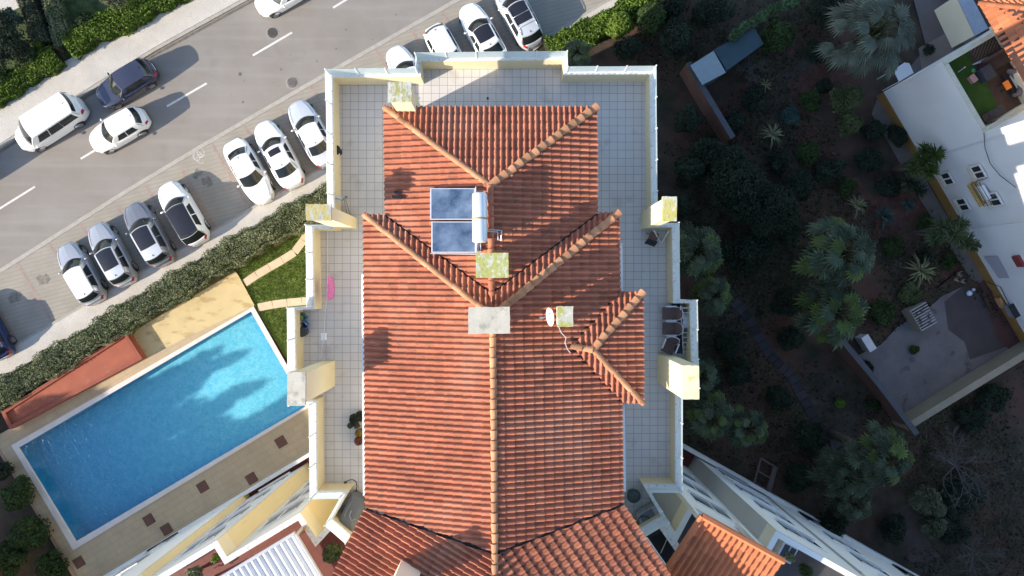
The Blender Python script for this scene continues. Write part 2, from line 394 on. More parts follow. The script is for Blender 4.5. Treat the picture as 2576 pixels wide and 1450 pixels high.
def rosette(name, label, heads, mat, cat, wd=.06, group=None, z0=-.05, n=40, curl=.5, stem=True, seed=3):
    """sword-leaf plants; heads = [(u, v, zc, radius_px)]"""
    rs = random.Random(seed); c0 = P(heads[0][0], heads[0][1], heads[0][2]); t = thing(name, label, cat, (c0.x, c0.y, z0), group=group)
    mb = MB(); tr = MB()
    for (u, v, zc, rp) in heads:
        c = P(u, v, zc); r = rp * (H - zc) / F
        for i in range(n):
            az = i * 2.399 + rs.uniform(-.2, .2); el = rs.uniform(-.25, 1.15); ln = r * rs.uniform(.8, 1.1)
            dv = Vector((math.cos(az) * math.cos(el), math.sin(az) * math.cos(el), math.sin(el))); sv = Vector((-math.sin(az), math.cos(az), 0)) * wd
            m1 = c + dv * ln * .55; tip = c + dv * ln - Vector((0, 0, ln * curl * .4)); rv = rs.random()
            mb.poly([c - sv * .5, m1 - sv, m1 + sv, c + sv * .5], rv); mb.poly([m1 - sv, tip, m1 + sv], rv)
        if stem: tr.tube([(c0.x, c0.y, z0), ((c0.x + c.x) / 2, (c0.y + c.y) / 2, zc * .5), (c.x, c.y, zc)], [.12, .09, .07], 6)
    mb.build('leaves', mat, t)
    if stem: tr.build('stem', bark, t)
    return t
def bare_tree(label, u, v, zc, r_px, seed=1, z0=-.05):
    rs = random.Random(seed); c = P(u, v, zc); r = r_px * (H - zc) / F; t = thing('bare_tree', label, 'tree', (c.x, c.y, z0), group='leafless trees')
    mb = MB(); tr = MB(); tr.tube([(c.x, c.y, z0), (c.x + .1, c.y, zc * .3), (c.x, c.y, zc * .5)], [.2, .16, .13], 7); tr.build('trunk', bark_grey, t)
    def br(p, dv, ln, rad, lv):
        pts = [p]; q = p.copy(); dd = dv.copy()
        for k in range(3):
            dd = (dd + Vector((rs.uniform(-.25, .25), rs.uniform(-.25, .25), rs.uniform(-.1, .12)))).normalized(); q = q + dd * ln / 3; pts.append(q.copy())
        mb.tube(pts, [rad, rad * .85, rad * .7, rad * .5], 4, cap=False)
        if lv == 0: return
        for k in range(rs.choice([3, 4]) if lv > 1 else 4):
            s_ = pts[rs.choice([1, 2, 3, 3])]; nd = (dd + Vector((rs.uniform(-.9, .9), rs.uniform(-.9, .9), rs.uniform(-.35, .35)))).normalized(); br(s_, nd, ln * rs.uniform(.55, .8), rad * .55, lv - 1)
    for i in range(8):
        az = i * .785 + rs.uniform(-.3, .3); br(Vector((c.x, c.y, zc * .5)), Vector((math.cos(az), math.sin(az), rs.uniform(.35, .8))).normalized(), r * .5, .05, 3)
    mb.build('branches', bark_grey, t); return t
# ---------------------------------------------------------------- cars
def paint(name, rgb, rough=.28, metal=.0): return M('paint_' + name, rgb, rough, .015, 1, coat=.6, metal=metal, spec=.5)
def _gl(name, c, r=.06): return M(name, c, r, .02, 1, spec=.45)
glass = _gl('car_glass', (.016, .020, .022), .12); glass_roof = M('roof_glass', (.02, .02, .028), .25, .02, 1, spec=.5)
black = M('black_plastic', (.02, .02, .022), .55, .1, 4); rubber = M('rubber', (.02, .02, .02), .85, .1, 6)
alloy = M('alloy', (.35, .35, .36), .35, .05, 3, metal=.8); m_tail = M('tail_lamp', (.45, .02, .02), .2, .05, 3, coat=.5)
m_head = M('head_lamp', (.55, .57, .6), .12, .05, 3, coat=.8); chrome = M('chrome', (.6, .6, .62), .2, .02, 2, metal=.9)
seat_m = M('car_plate', (.75, .74, .68), .5, .03, 3)
def lerp(tab, x):
    if x <= tab[0][0]: return tab[0][1]
    for (a, b), (c, e) in zip(tab, tab[1:]):
        if x <= c: q = (x - a) / (c - a); return b + (e - b) * q
    return tab[-1][1]
KINDS = {  # (L, W, H), body-top profile in s=-1..1 (rear..front), cabin rows: (x_base_front, x_roof_front, x_roof_rear, x_base_rear)
 'hatch': dict(L=4.15, W=1.76, H=1.46, top=[(-1, .72), (-.96, .86), (-.8, .95), (-.1, .93), (.36, .93), (.8, .80), (.95, .70), (1, .55)], cab=(.98, .28, -1.62, -1.98)),
 'sedan': dict(L=4.55, W=1.8, H=1.43, top=[(-1, .74), (-.96, .90), (-.82, 1.0), (-.5, 1.0), (-.1, .94), (.3, .93), (.8, .80), (.95, .68), (1, .55)], cab=(1.08, .38, -.98, -1.62)),
 'suv':   dict(L=4.4, W=1.84, H=1.62, top=[(-1, .80), (-.96, .98), (-.8, 1.05), (-.1, 1.03), (.38, 1.03), (.8, .93), (.95, .80), (1, .6)], cab=(1.02, .36, -1.78, -2.1)),
 'van':   dict(L=4.75, W=1.9, H=1.88, top=[(-1, .95), (-.97, 1.08), (-.8, 1.12), (-.1, 1.10), (.6, 1.10), (.85, .98), (.96, .85), (1, .62)], cab=(1.72, .98, -2.12, -2.3)),
}
def car(label, u, v, ang, kind, pm, roof=None, pano=None, cat='car', name='parked_car', group=None, scale=1., rails=False, sunroof=False, win='all', rear_black=False):
    """ang: heading in degrees, plan view, 0 = towards +x (right in the photo), counter-clockwise"""
    K = KINDS[kind]; L, W, Hh = K['L'] * scale, K['W'], K['H']
    c = P(u, v, .75); t = thing(name, label, cat, (c.x, c.y, 0), R(ang), group)
    nf, nr = 3.6, 5.0
    def halfw(s):
        e = nf if s > 0 else nr; return W / 2 * max(0., 1 - abs(s) ** e * (.93 if s > 0 else .8)) ** (1 / 2.4)
    SEC = [(-.90, 0), (-1, .2), (-1.0, .5), (-.985, .72), (-.95, .87), (-.86, .955), (-.72, .985), (-.4, 1.01), (0, 1.022), (.4, 1.01), (.72, .985), (.86, .955), (.95, .87), (.985, .72), (1.0, .5), (1, .2), (.90, 0)]
    def body(s, j):
        hw = halfw(s); zt = lerp(K['top'], s); yf, zf = SEC[j]
        if s > .33: # sculpted bonnet
            zt += .02 * math.cos(min(1, abs(yf)) * math.pi * 1.2) * (s - .33)
        return Vector((s * L / 2, yf * hw, .2 + (zt - .2) * zf))
    ss = [math.sin(math.pi / 2 * (-1 + 2 * i / 34)) for i in range(35)]
    mb = MB()
    for a in range(34):
        for j in range(16): mb.poly([body(ss[a], j), body(ss[a + 1], j), body(ss[a + 1], j + 1), body(ss[a], j + 1)])
    for s in (-1, 1):
        pts = [body(s, j) for j in range(17)]; mb.poly(pts if s > 0 else pts[::-1])
    xb, xf, xr, xrb = [x * scale for x in K['cab']]
    zb = lambda x: lerp(K['top'], x / L * 2) - .03
    rw = W / 2 * (.70 if kind != 'van' else .82); bw = W / 2 * (.90 if kind != 'van' else .95)
    cf = .30 if kind != 'van' else .2; cr_ = .12
    def wind(a, b):   # a 0 base..1 roof, b -1..1
        x = xb + (xf - xb) * a - (cf * (1 - a * .6)) * b * b; y = (bw * .93 + (rw - bw * .93) * a) * b; z = zb(xb) + (Hh - .05 - zb(xb)) * (a ** .85) - .03 * b * b; return Vector((x, y, z))
    def roofp(a, b):  # a 0 front..1 rear
        x0 = xf - cf * .4 * b * b; x1 = xr + cr_ * b * b; x = x0 + (x1 - x0) * a
        return Vector((x, rw * b * (1 - .05 * a), Hh - .05 + .05 * math.sin(math.pi * min(1, a * 1.1 + .05)) * (1 - .5 * b * b) - .03 * b * b))
    def rear(a, b):   # a 0 roof..1 base
        x0 = xr + cr_ * b * b; x1 = xrb + cr_ * 1.3 * b * b; p = roofp(1, b); z1 = zb(xrb) + .0; return Vector((x0 + (x1 - x0) * a, (rw * .95 + (bw * .88 - rw * .95) * a) * b, p.z + (z1 - p.z) * max(a, 0) ** 1.15))
    def side(sgn):
        def f(a, b):  # a 0 front..1 rear ; b 0 belt..1 roof
            top = roofp(a, sgn); f0, r0 = wind(0, sgn), rear(1, sgn); xx = f0.x + (r0.x - f0.x) * a
            bot = Vector((xx, sgn * bw * (.955 + .045 * math.sin(math.pi * a)), zb(xx) - .02)); q = bot.lerp(top, b); q.y += sgn * .03 * math.sin(math.pi * b); return q
        return f
    def patch(mb_, f, a0, a1, b0, b1, off, flip=False, na=6, nb=8, vb=None):
        fn = lambda i, j: f(a0 + (a1 - a0) * i, b0 + (b1 - b0) * j)
        def g(i, j):
            p = fn(i, j); e = 1e-3; da = fn(i + e, j) - p; db = fn(i, j + e) - p; n = da.cross(db)
            if n.length == 0: n = Vector((0, 0, 1))
            n.normalize()
            cc = p - Vector((-.3, 0, .8)) ; 
            if n.dot(cc) < 0: n = -n
            return p + n * off
        mb_.grid(g, na, nb)
    # shell in body paint
    patch(mb, wind, 0, 1, -1, 1, 0); patch(mb, rear, 0, 1, -1, 1, 0)
    for sg in (-1, 1): patch(mb, side(sg), 0, 1, 0, 1, 0, na=10, nb=4)
    if roof is None: patch(mb, roofp, 0, 1, -1, 1, 0)
    bo = mb.build('body', pm, t, True, True)
    if roof is not None:
        mr = MB(); patch(mr, roofp, 0, 1, -1, 1, .004); mr.build('roof', roof, t, True, True)
    m2 = MB(); patch(m2, wind, .05, .95, -.93, .93, .008); m2.build('windscreen', glass, t, True, True)
    m2 = MB(); patch(m2, rear, .1 if kind in ('sedan',) else .08, .9 if kind == 'sedan' else (.72 if kind != 'van' else .5), -.88, .88, .008)
    if rear_black: patch(m2, rear, -.05, 1., -.97, .97, .006)
    m2.build('rear_window', glass, t, True, True)
    splits = [(.17, .46), (.49, .80)] if kind != 'van' else [(.13, .36), (.375, .64), (.645, .95)]
    for sg in (-1, 1):
        for a0, a1 in splits:
            m2 = MB(); patch(m2, side(sg), a0, a1, .12, .88, .010, na=4, nb=3); m2.build('side_window', glass, t, True, True)
    if pano: m2 = MB(); patch(m2, roofp, pano[0], pano[1], -.86, .86, .010); m2.build('panoramic_roof', glass_roof, t, True, True)
    if sunroof: m2 = MB(); patch(m2, roofp, .12, .42, -.6, .6, .010); m2.build('sunroof', glass_roof, t, True, True)
    if rails:
        for sg in (-1, 1):
            m2 = MB(); m2.tube([roofp(.05, sg * .93) + Vector((0, 0, .02)), roofp(.2, sg * .93) + Vector((0, 0, .07)), roofp(.8, sg * .93) + Vector((0, 0, .07)), roofp(.95, sg * .93) + Vector((0, 0, .02))], .02, 6); m2.build('roof_rail', chrome, t, True, True)
        for a in (.36, .72):
            m2 = MB(); m2.tube([roofp(a, -.93) + Vector((0, 0, .075)), roofp(a, .93) + Vector((0, 0, .075))], .022, 6); m2.build('roof_bar', chrome, t, True, True)
    # antenna fin
    p = roofp(.9, 0); m2 = MB(); m2.poly([p + Vector((-.1, .015, 0)), p + Vector((-.1, -.015, 0)), p + Vector((-.09, 0, .07)), ]); m2.poly([p + Vector((.08, 0, 0)), p + Vector((-.1, .02, 0)), p + Vector((-.09, 0, .07))]); m2.poly([p + Vector((.08, 0, 0)), p + Vector((-.09, 0, .07)), p + Vector((-.1, -.02, 0))]); m2.build('antenna', black, t, False, True)
    # door mirrors
    for sg in (-1, 1):
        m2 = MB(); q = Vector((xb - .48, sg * (W / 2 + .06), zb(xb) + .1)); n_ = 8
        m2.grid(lambda a, b: q + Vector((.07 * math.sin(math.pi * a) * math.cos(2 * math.pi * b), -sg * (a - .5) * .22, .075 * math.sin(math.pi * a) * math.sin(2 * math.pi * b))), 6, 8)
        m2.tube([q + Vector((0, -sg * .08, -.03)), Vector((xb - .45, sg * (bw - .02), zb(xb)))], .02, 5); m2.build('door_mirror', pm, t, True, True)
    # lights wrap the corners
    def lamp(nm, mat, s0, s1, j0, j1, sgn):
        m2 = MB(); nj = j1 - j0
        def g(a, b):
            s = s0 + (s1 - s0) * a; jj = j0 + nj * b; i = min(int(jj), 15); p = body(s, i).lerp(body(s, i + 1), jj - i); c0 = Vector((p.x * .8, 0, .5)); return p + (p - c0).normalized() * .012
        m2.grid(g, 6, nj * 2); m2.build(nm, mat, t, True, True)
    lamp('headlight', m_head, .86, .985, 3, 5, 1); lamp('headlight', m_head, .86, .985, 11, 13, 1)
    zr = (2, 4) if kind in ('sedan', 'hatch') else (3, 5)
    lamp('tail_light', m_tail, -.99, -.90, 3, 5, 1); lamp('tail_light', m_tail, -.99, -.90, 11, 13, 1)
    m2 = MB()  # shut lines round bonnet and grille
    for sg in (-1, 1):
        path = [];
        for q in range(6):
            s = .44 + .46 * q / 5; hw = halfw(s); path.append(Vector((s * L / 2, sg * hw * (.80 - .06 * q / 5), body(s, 6).z + .004)))
        m2.tube(path, .008, 4)
    m2.build('bonnet_gap', black, t, False, True)
    m2 = MB()
    m2.grid(lambda a, b: Vector((L / 2 * (.995 - .02 * abs(2 * b - 1) ** 2) + .004, (b - .5) * W * .5, .34 + .2 * a)), 1, 8); m2.build('grille', black, t, False, True)
    m2 = MB(); m2.box((-L / 2 - .006, 0, .62), (.012, .5, .11)); m2.build('licence_plate', seat_m, t, False, True)
    # wheels and dark arches
    for sx in (.62, -.60):
        for sg in (-1, 1):
            x = sx * L / 2; hw = halfw(sx); y = sg * (hw - .10)
            m2 = MB(); m2.lathe((0, 0, 0), [(.20, -.1), (.31, -.1), (.325, -.06), (.325, .08), (.30, .108), (.21, .112)], 22)
            wv = [(a_, b_, c_) for a_, b_, c_ in m2.v]; m2.v = [(x + a_, y + sg * c_, .325 + b_) for a_, b_, c_ in wv]; ty = m2.build('wheel', rubber, t, True, True)
            m2 = MB(); m2.lathe((0, 0, 0), [(.21, .113), (.2, .095), (.06, .1), (.001, .11)], 22)
            for q in range(5): m2.box((.11 * math.cos(q * 1.2566), .11 * math.sin(q * 1.2566), .104), (.19, .04, .02), q * 1.2566)
            m2.v = [(x + a_, y + sg * c_, .325 + b_) for a_, b_, c_ in m2.v]; m2.build('rim', alloy, ty, False, True)
        for sg in (-1, 1):
            m2 = MB(); x = sx * L / 2; n_ = 12
            pts, inn = [[Vector((x + rr * math.cos(math.pi * q / n_), sg * (halfw((x + rr * math.cos(math.pi * q / n_)) / L * 2) + .006), .32 + rr * math.sin(math.pi * q / n_))) for q in range(n_ + 1)] for rr in (.40, .33)]
            for q in range(n_): m2.poly([pts[q], pts[q + 1], inn[q + 1], inn[q]])
            m2.build('wheel_arch', black, t, False, True)
    return t
white = paint('white', (.80, .80, .79)); silver = paint('silver', (.42, .43, .46), .3, .35); silverw = paint('pale_silver', (.58, .60, .64), .3, .2)
grey = paint('grey', (.20, .21, .24), .3, .3); navy = paint('navy', (.045, .05, .085), .25, .25); dblue = paint('dark_blue', (.02, .03, .10), .25, .2); blackp = paint('black', (.018, .018, .022), .3)
G1 = 'cars parked in the bays beside the kerb'
car('white passenger van parked at the far kerb behind a dark hatchback', 124, 312, 213, 'van', white, name='van', cat='van')
car('dark blue-grey hatchback parked tight against the far kerb', 314, 210, 212, 'hatch', navy)
car('white compact car driving left alongside the dark hatchback', 294, 327, 210.5, 'hatch', white, name='car', scale=.95)
car('white car cut off by the top edge of the road', 716, -22, 211, 'hatch', white, name='car', scale=1.02)
car('silver hatchback with white roof, nearest the big empty bay at left', 199, 688, 119.5, 'hatch', silver, roof=white, scale=1.03, group=G1)
car('silver estate car with dark glass roof, second from the left in the bay row', 277, 640, 118.5, 'hatch', silver, pano=(.02, .68), scale=1.05, group=G1, roof=silverw)
car('mid-grey car with panoramic roof between the silver estate and the black-roofed crossover', 371, 589, 119, 'suv', grey, pano=(.02, .66), group=G1, roof=silverw)
car('white crossover with an all-black roof beside an empty bay', 458, 536, 120, 'suv', white, roof=blackp, pano=(.05, .9), group=G1, rear_black=True)
car('white saloon parked nose down towards the hedge', 625, 432, 299, 'sedan', white, group=G1, scale=.98)
car('white saloon with a small square sunroof', 699, 388, 118.5, 'sedan', white, sunroof=True, group=G1, scale=1.03)
car('pale silver saloon half under the left parapet of the roof terrace', 783, 334, 118.5, 'sedan', silverw, group=G1, roof=white)
car('white car with only its bonnet showing past the terrace corner', 1030, 196, 119, 'sedan', white, group=G1)
car('white hatchback parked tail to the road with its roof showing above the parapet', 1126, 137, 299, 'hatch', white, group=G1, rear_black=True)
car('white car with black panoramic roof between two others at the top', 1216, 90, 119.5, 'sedan', white, roof=white, pano=(0, .72), group=G1, scale=1.02)
car('silver off-roader with roof bars and spare glass roof at the end of the row', 1302, 33, 118, 'suv', silverw, pano=(.02, .62), rails=True, group=G1, scale=1.05, rear_black=True)
car('dark navy car with only its red tail light inside the left edge', -34, 829, 119, 'hatch', dblue, group=G1)
car('tall dark van beyond the left edge whose shadow falls on the road', -128, 462, 212, 'van', navy, name='van', cat='van', group=None)

# ---------------------------------------------------------------- hedges and verge in the top left garden
hedge('hedge', 'long shaggy hedge between the pavement and the pool terrace', [P(u, v, .6) for u, v in [(-200, 1106), (0, 993), (190, 880), (325, 795), (480, 702), (600, 628), (700, 572), (790, 520), (900, 450)]], 1.62, 1.25, g_hedge, 80000, .06)
def z0(p): return Vector((p.x, p.y, 0))
lawn_m = M('lawn', (.075, .115, .02), .95, .3, 4, .8, 30, rgb2=(.11, .15, .03))
overlay(lawn_m, f_noise(1.2, .5, .7), (.035, .06, .012), .7)
flat('garden_grass', PL([(-300, -250), (560, -250), (600, -110), (430, 0), (290, 88), (160, 160), (0, 268), (-300, 450)]), .02, M('rough_grass', (.035, .06, .015), .95, .35, 2, .8, 20, rgb2=(.06, .08, .025)))
flat('garden_path', PL([(100, -40), (112, -40), (165, 150), (152, 158), (128, 90)]), .03, M('garden_path', (.10, .065, .045), .95, .2, 3))
flat('corner_path', PL([(-200, -60), (75, -60), (48, 20), (-10, 50), (-200, 90)]), .03, m_cob)
hedge('hedge', 'bright green hedge rising to the right above the far pavement', [P(u, v, .5) for u, v in [(174, 120), (240, 78), (330, 40), (430, -18), (520, -80)]], 1.45, 1.0, g_bright, 22000, .08)
hedge('hedge', 'low bright hedge along the far pavement at the left edge', [P(u, v, .5) for u, v in [(-60, 270), (0, 228), (60, 190), (110, 165), (145, 140)]], 1.35, .8, g_bright, 11000, .08)
hedge('hedge', 'narrow green hedge running up beside the brown garden path', [P(u, v, .5) for u, v in [(168, 118), (150, 60), (130, 0), (115, -60)]], .95, .9, g_hedge, 8000, .08)
hedge('hedge', 'pale green hedge left of the brown garden path', [P(u, v, .5) for u, v in [(105, 110), (92, 60), (72, 10), (58, -40)]], 1.15, .9, g_olive, 8000, .08)
shrub('garden_tree', 'dark bushy tree at the left edge of the upper garden', 12, 105, 62, 3.0, g_dark, 7000, .09, cat='tree')
shrub('shrub', 'dark blue-green shrub in the very top left corner', 25, 40, 24, 2.0, g_agave, 1400, .08)
shrub('garden_tree', 'pale olive tree cut off by the top edge above the bright hedge', 268, -22, 42, 4.0, g_olive, 5000, .07, cat='tree')
shrub('bush', 'rounded bush in shade between the two green hedges', 215, 55, 34, 1.2, g_mid, 2600, .08)
shrub('bush', 'yellow-green bush beside the pale hedge', 92, 105, 20, 1.0, g_bright, 1000, .08)
shrub('bush', 'low dark bush above the left low hedge', 70, 145, 34, 1.1, g_mid, 2600, .08)
shrub('bush', 'dark bush at the left edge under the big tree', 2, 185, 34, 1.2, g_mid, 2400, .08)

# ---------------------------------------------------------------- pool and its terrace
m_deck = M('pool_deck', (.43, .33, .21), .8, .08, .8, .2, 30)
overlay(m_deck, f_brick(.86, .42, .012, -SA), (.30, .23, .15), .75)
overlay(m_deck, f_noise(.9, .56, .72, off=8), (.36, .28, .18), .6)
m_deck2 = M('pool_deck_worn', (.52, .41, .215), .8, .08, .8, .2, 30)
overlay(m_deck2, f_noise(1.1, .54, .68, (1, 2.2, 1), -SA), (.35, .25, .11), .75)
m_white_stone = M('pool_coping_stone', (.62, .57, .53), .7, .06, 2)
pool_o = [(638, 771), (781, 1023), (184, 1385), (28, 1121)]
pool_i = [(631, 784), (768, 1023), (190, 1363), (46, 1127)]
def ring(outer, inner, z, name, m, th=.12):
    mb = MB(); n = len(outer); o = PL(outer, z); i = PL(inner, z)
    for k in range(n):
        j = (k + 1) % n; mb.poly([o[k], o[j], i[j], i[k]]); mb.poly([i[k], i[j], i[j] - Vector((0, 0, th)), i[k] - Vector((0, 0, th))])
    return struct(name, mb, m)
deck_out = [(318, 834), (583, 671), (597, 690), (641, 772), (722, 905), (760, 960), (800, 1040), (900, 1100), (700, 1200), (257, 1452), (150, 1540), (193, 1452), (0, 1136), (-14, 1100), (20, 1085), (357, 905)]
mb = MB(); zd = .14
pd = [P(*q, zd) for q in deck_out]
# deck built as quads round the pool so that the basin stays open
oi = [P(*q, zd) for q in pool_o]
def quad(*q): mb.poly([P(a, b, zd) for a, b in q])
quad((20, 1087), (357, 905), (641, 771.5), (28, 1121)) if False else None
mb.poly([P(*q, zd) for q in [(-16, 1101), (24, 1079), (360, 902), (640, 768), (638, 771), (28, 1121)]])
mb.poly([P(*q, zd) for q in [(-16, 1101), (28, 1121), (184, 1385), (193, 1470), (0, 1137)]])
mb.poly([P(*q, zd) for q in [(184, 1385), (781, 1023), (930, 1060), (930, 1140), (193, 1560), (193, 1470)]])
struct('pool_deck', mb, m_deck)
flat('worn_pool_deck', [p + Vector((0, 0, 0)) for p in PL([(316, 832), (583, 671), (600, 694), (640, 768), (358, 903)], zd)], zd + .004, m_deck2)
flat('flowerbed_strip', PL([(325, 826), (585, 668), (592, 684), (440, 772), (330, 838)], zd), zd + .009, M('mulch', (.14, .10, .05), .95, .3, 5, .5, 20))
mb = MB(); mb.prism(strip(PL([(-18, 1101), (0, 1137), (193, 1452), (230, 1520)], zd), .16), -.1, zd + .03); struct('deck_edge', mb, M('deck_edge', (.33, .22, .16), .9, .15, 3))
ring(pool_o, pool_i, zd + .03, 'pool_coping', m_white_stone)
# basin: pale blue tiles, sloping floor with the water's depth darkening painted in
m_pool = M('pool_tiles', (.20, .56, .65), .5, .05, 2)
m_pool_deep = M('pool_tiles_depth_tint', (.02, .20, .38), .5, .05, 2)
def depth_tint(nt):
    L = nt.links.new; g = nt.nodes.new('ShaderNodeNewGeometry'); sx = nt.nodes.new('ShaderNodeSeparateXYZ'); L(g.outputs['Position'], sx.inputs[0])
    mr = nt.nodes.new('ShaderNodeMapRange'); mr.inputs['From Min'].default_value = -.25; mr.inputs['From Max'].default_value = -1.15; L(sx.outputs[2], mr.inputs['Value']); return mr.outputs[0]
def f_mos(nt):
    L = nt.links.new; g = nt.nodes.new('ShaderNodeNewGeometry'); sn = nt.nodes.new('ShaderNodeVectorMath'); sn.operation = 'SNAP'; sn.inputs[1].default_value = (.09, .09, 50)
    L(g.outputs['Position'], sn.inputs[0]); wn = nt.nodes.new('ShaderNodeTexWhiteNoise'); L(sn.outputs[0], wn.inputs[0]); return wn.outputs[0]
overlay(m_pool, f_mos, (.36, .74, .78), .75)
overlay(m_pool, depth_tint, (.030, .25, .44), .85)
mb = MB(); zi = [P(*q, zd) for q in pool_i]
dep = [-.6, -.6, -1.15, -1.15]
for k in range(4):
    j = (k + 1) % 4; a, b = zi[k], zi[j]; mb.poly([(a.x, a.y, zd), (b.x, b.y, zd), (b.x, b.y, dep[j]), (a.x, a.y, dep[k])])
struct('pool_walls', mb, M('pool_wall_depth_tint', (.035, .25, .42), .5, .08, 3)); mb = MB()  # walls take the painted depth blue too
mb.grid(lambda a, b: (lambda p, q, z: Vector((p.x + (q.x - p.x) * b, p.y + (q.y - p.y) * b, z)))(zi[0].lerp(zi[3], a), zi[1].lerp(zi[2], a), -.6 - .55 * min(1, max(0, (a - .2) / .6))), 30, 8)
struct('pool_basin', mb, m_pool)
mw = bpy.data.materials.new('water'); mw.use_nodes = True; nt = mw.node_tree; nt.nodes.clear(); Lk = nt.links.new
out = nt.nodes.new('ShaderNodeOutputMaterial'); tr = nt.nodes.new('ShaderNodeBsdfTransparent'); tr.inputs[0].default_value = (.70, .92, .97, 1)
gl = nt.nodes.new('ShaderNodeBsdfGlossy'); gl.inputs['Roughness'].default_value = .03; fr = nt.nodes.new('ShaderNodeFresnel'); fr.inputs[0].default_value = 1.33
mx = nt.nodes.new('ShaderNodeMixShader'); Lk(fr.outputs[0], mx.inputs[0]); Lk(tr.outputs[0], mx.inputs[1]); Lk(gl.outputs[0], mx.inputs[2]); Lk(mx.outputs[0], out.inputs[0])
vr = nt.nodes.new('ShaderNodeTexVoronoi'); vr.feature = 'SMOOTH_F1'; vr.inputs['Scale'].default_value = 3.2; nw = nt.nodes.new('ShaderNodeTexNoise'); nw.inputs['Scale'].default_value = 2.2; nw.inputs['Detail'].default_value = 2
gq = nt.nodes.new('ShaderNodeNewGeometry'); Lk(gq.outputs['Position'], nw.inputs['Vector']); mv = nt.nodes.new('ShaderNodeVectorMath'); mv.operation = 'ADD'; Lk(gq.outputs['Position'], mv.inputs[0]); Lk(nw.outputs['Color'], mv.inputs[1]); Lk(mv.outputs[0], vr.inputs['Vector'])
cw = nt.nodes.new('ShaderNodeValToRGB'); cw.color_ramp.elements[0].position = .15; cw.color_ramp.elements[0].color = (.64, .88, .95, 1); cw.color_ramp.elements[1].position = .62; cw.color_ramp.elements[1].color = (.88, .98, 1, 1); Lk(vr.outputs['Distance'], cw.inputs[0]); Lk(cw.outputs[0], tr.inputs[0])  # bright ripple light is painted into the water's tint
g = nt.nodes.new('ShaderNodeNewGeometry'); n1 = nt.nodes.new('ShaderNodeTexNoise'); n1.inputs['Scale'].default_value = 4.5; n1.inputs['Detail'].default_value = 3; n1.inputs['Distortion'].default_value = .8; Lk(g.outputs['Position'], n1.inputs['Vector'])
bp = nt.nodes.new('ShaderNodeBump'); bp.inputs['Strength'].default_value = .5; bp.inputs['Distance'].default_value = .06; Lk(n1.outputs['Fac'], bp.inputs['Height']); Lk(bp.outputs[0], gl.inputs['Normal']); Lk(bp.outputs[0], fr.inputs['Normal'])
wd_ = offset([(p.x, p.y) for p in zi], -.01)
flat('pool_water', wd_, zd - .08, mw)
# red flat-roofed plant room
tr_ = thing('pump_room', 'low terracotta-painted flat roof between the hedge and the pool', 'pump room', P(170, 960, 0))
rr = PL([(2, 1036), (315, 836), (358, 903), (24, 1081)], .75)
m_red = M('red_render', (.33, .095, .055), .85, .1, 1.2, .3, 20); overlay(m_red, f_noise(1.5, .6, .75), (.42, .22, .16), .6)
mb = MB(); mb.prism(rr, -.05, .55); mb.build('roof', m_red, tr_)
mb = MB(); inn_ = offset(rr, .22)
for k in range(4):
    j = (k + 1) % 4; mb.prism([rr[k], rr[j], inn_[j], inn_[k]], .5, .75, bot=True)
mb.build('parapet', M('red_parapet', (.26, .075, .045), .85, .1, 2), tr_)
# brown floor hatches
for k, (u, v, lab) in enumerate([(707, 1112, 'between the pool corner and the white parapet'), (633, 1204, 'in the sunlit patch touching the facade'), (510, 1225, 'alone in the middle of the paving'), (375, 1308, 'upper one of the close pair'), (419, 1332, 'lower one of the close pair'), (199, 1415, 'at the lower left corner of the paving')]):
    c = P(u, v, zd); t = thing('drain_cover', 'square brown drain cover ' + lab, 'drain cover', (c.x, c.y, zd + .004), R(31), 'square drain covers in the pool paving')
    mb = MB(); mb.box((0, 0, .008), (.66, .66, .016)); mb.build('frame', M('hatch_frame', (.10, .045, .03), .7, .1, 5), t, local=True)
    mb = MB(); mb.box((0, 0, .016), (.58, .58, .014))
    mb.build('lid', M('hatch_lid', (.125, .055, .038), .7, .2, 8), t, local=True)
# lawn, stepping paths, bench
flat('lawn', PL([(585, 668), (700, 596), (780, 548), (1000, 430), (1000, 900), (800, 1010), (722, 906), (640, 770), (600, 694)]), .03, lawn_m)
mb = MB(); mb.prism(strip(PL([(640, 660), (700, 622), (775, 575)]), .14), 0, .1)
# grass blades as ground cover
n = 26000; tri = [P(*q, .03) for q in [(590, 672), (775, 556), (775, 1000), (722, 902), (640, 768)]]
xs = rng.uniform(-17.9, -11.5, n); ys = rng.uniform(-6.5, 4.6, n)
def inpoly(x, y, poly):
    ins = np.zeros(len(x), bool); j = len(poly) - 1
    for i in range(len(poly)):
        xi, yi, xj, yj = poly[i][0], poly[i][1], poly[j][0], poly[j][1]
        c_ = ((yi > y) != (yj > y)) & (x < (xj - xi) * (y - yi) / (yj - yi + 1e-12) + xi); ins ^= c_; j = i
    return ins
step1 = [(616, 713), (650, 690), (700, 661), (738, 640), (768, 600), (790, 560)]; step2 = [(650, 774), (700, 764), (775, 757), (830, 755)]
ok = inpoly(xs, ys, tri)
for st in (step1, step2): ok &= ~inpoly(xs, ys, strip(PL(st), .62))
xs, ys = xs[ok], ys[ok]; n = len(xs)
c = np.stack([xs, ys, np.full(n, .03)], 1); a = rng.normal(size=(n, 3)) * [1, 1, 0]; a /= np.linalg.norm(a, axis=1)[:, None]
h_ = rng.uniform(.05, .11, n)[:, None]; up = np.array([0, 0, 1.]) * h_ + rng.normal(size=(n, 3)) * .04 * [1, 1, 0]
V = np.stack([c - a * .022, c + a * .022, c + up + a * .006, c + up - a * .006], 1).reshape(-1, 3)
go = _leafmesh('grass', V, n, rng.random(n), fol('grass_blades', (.14, .20, .035), .3), None); tag(go, 'short mown green lawn beside the pool', 'grass', kind='stuff')
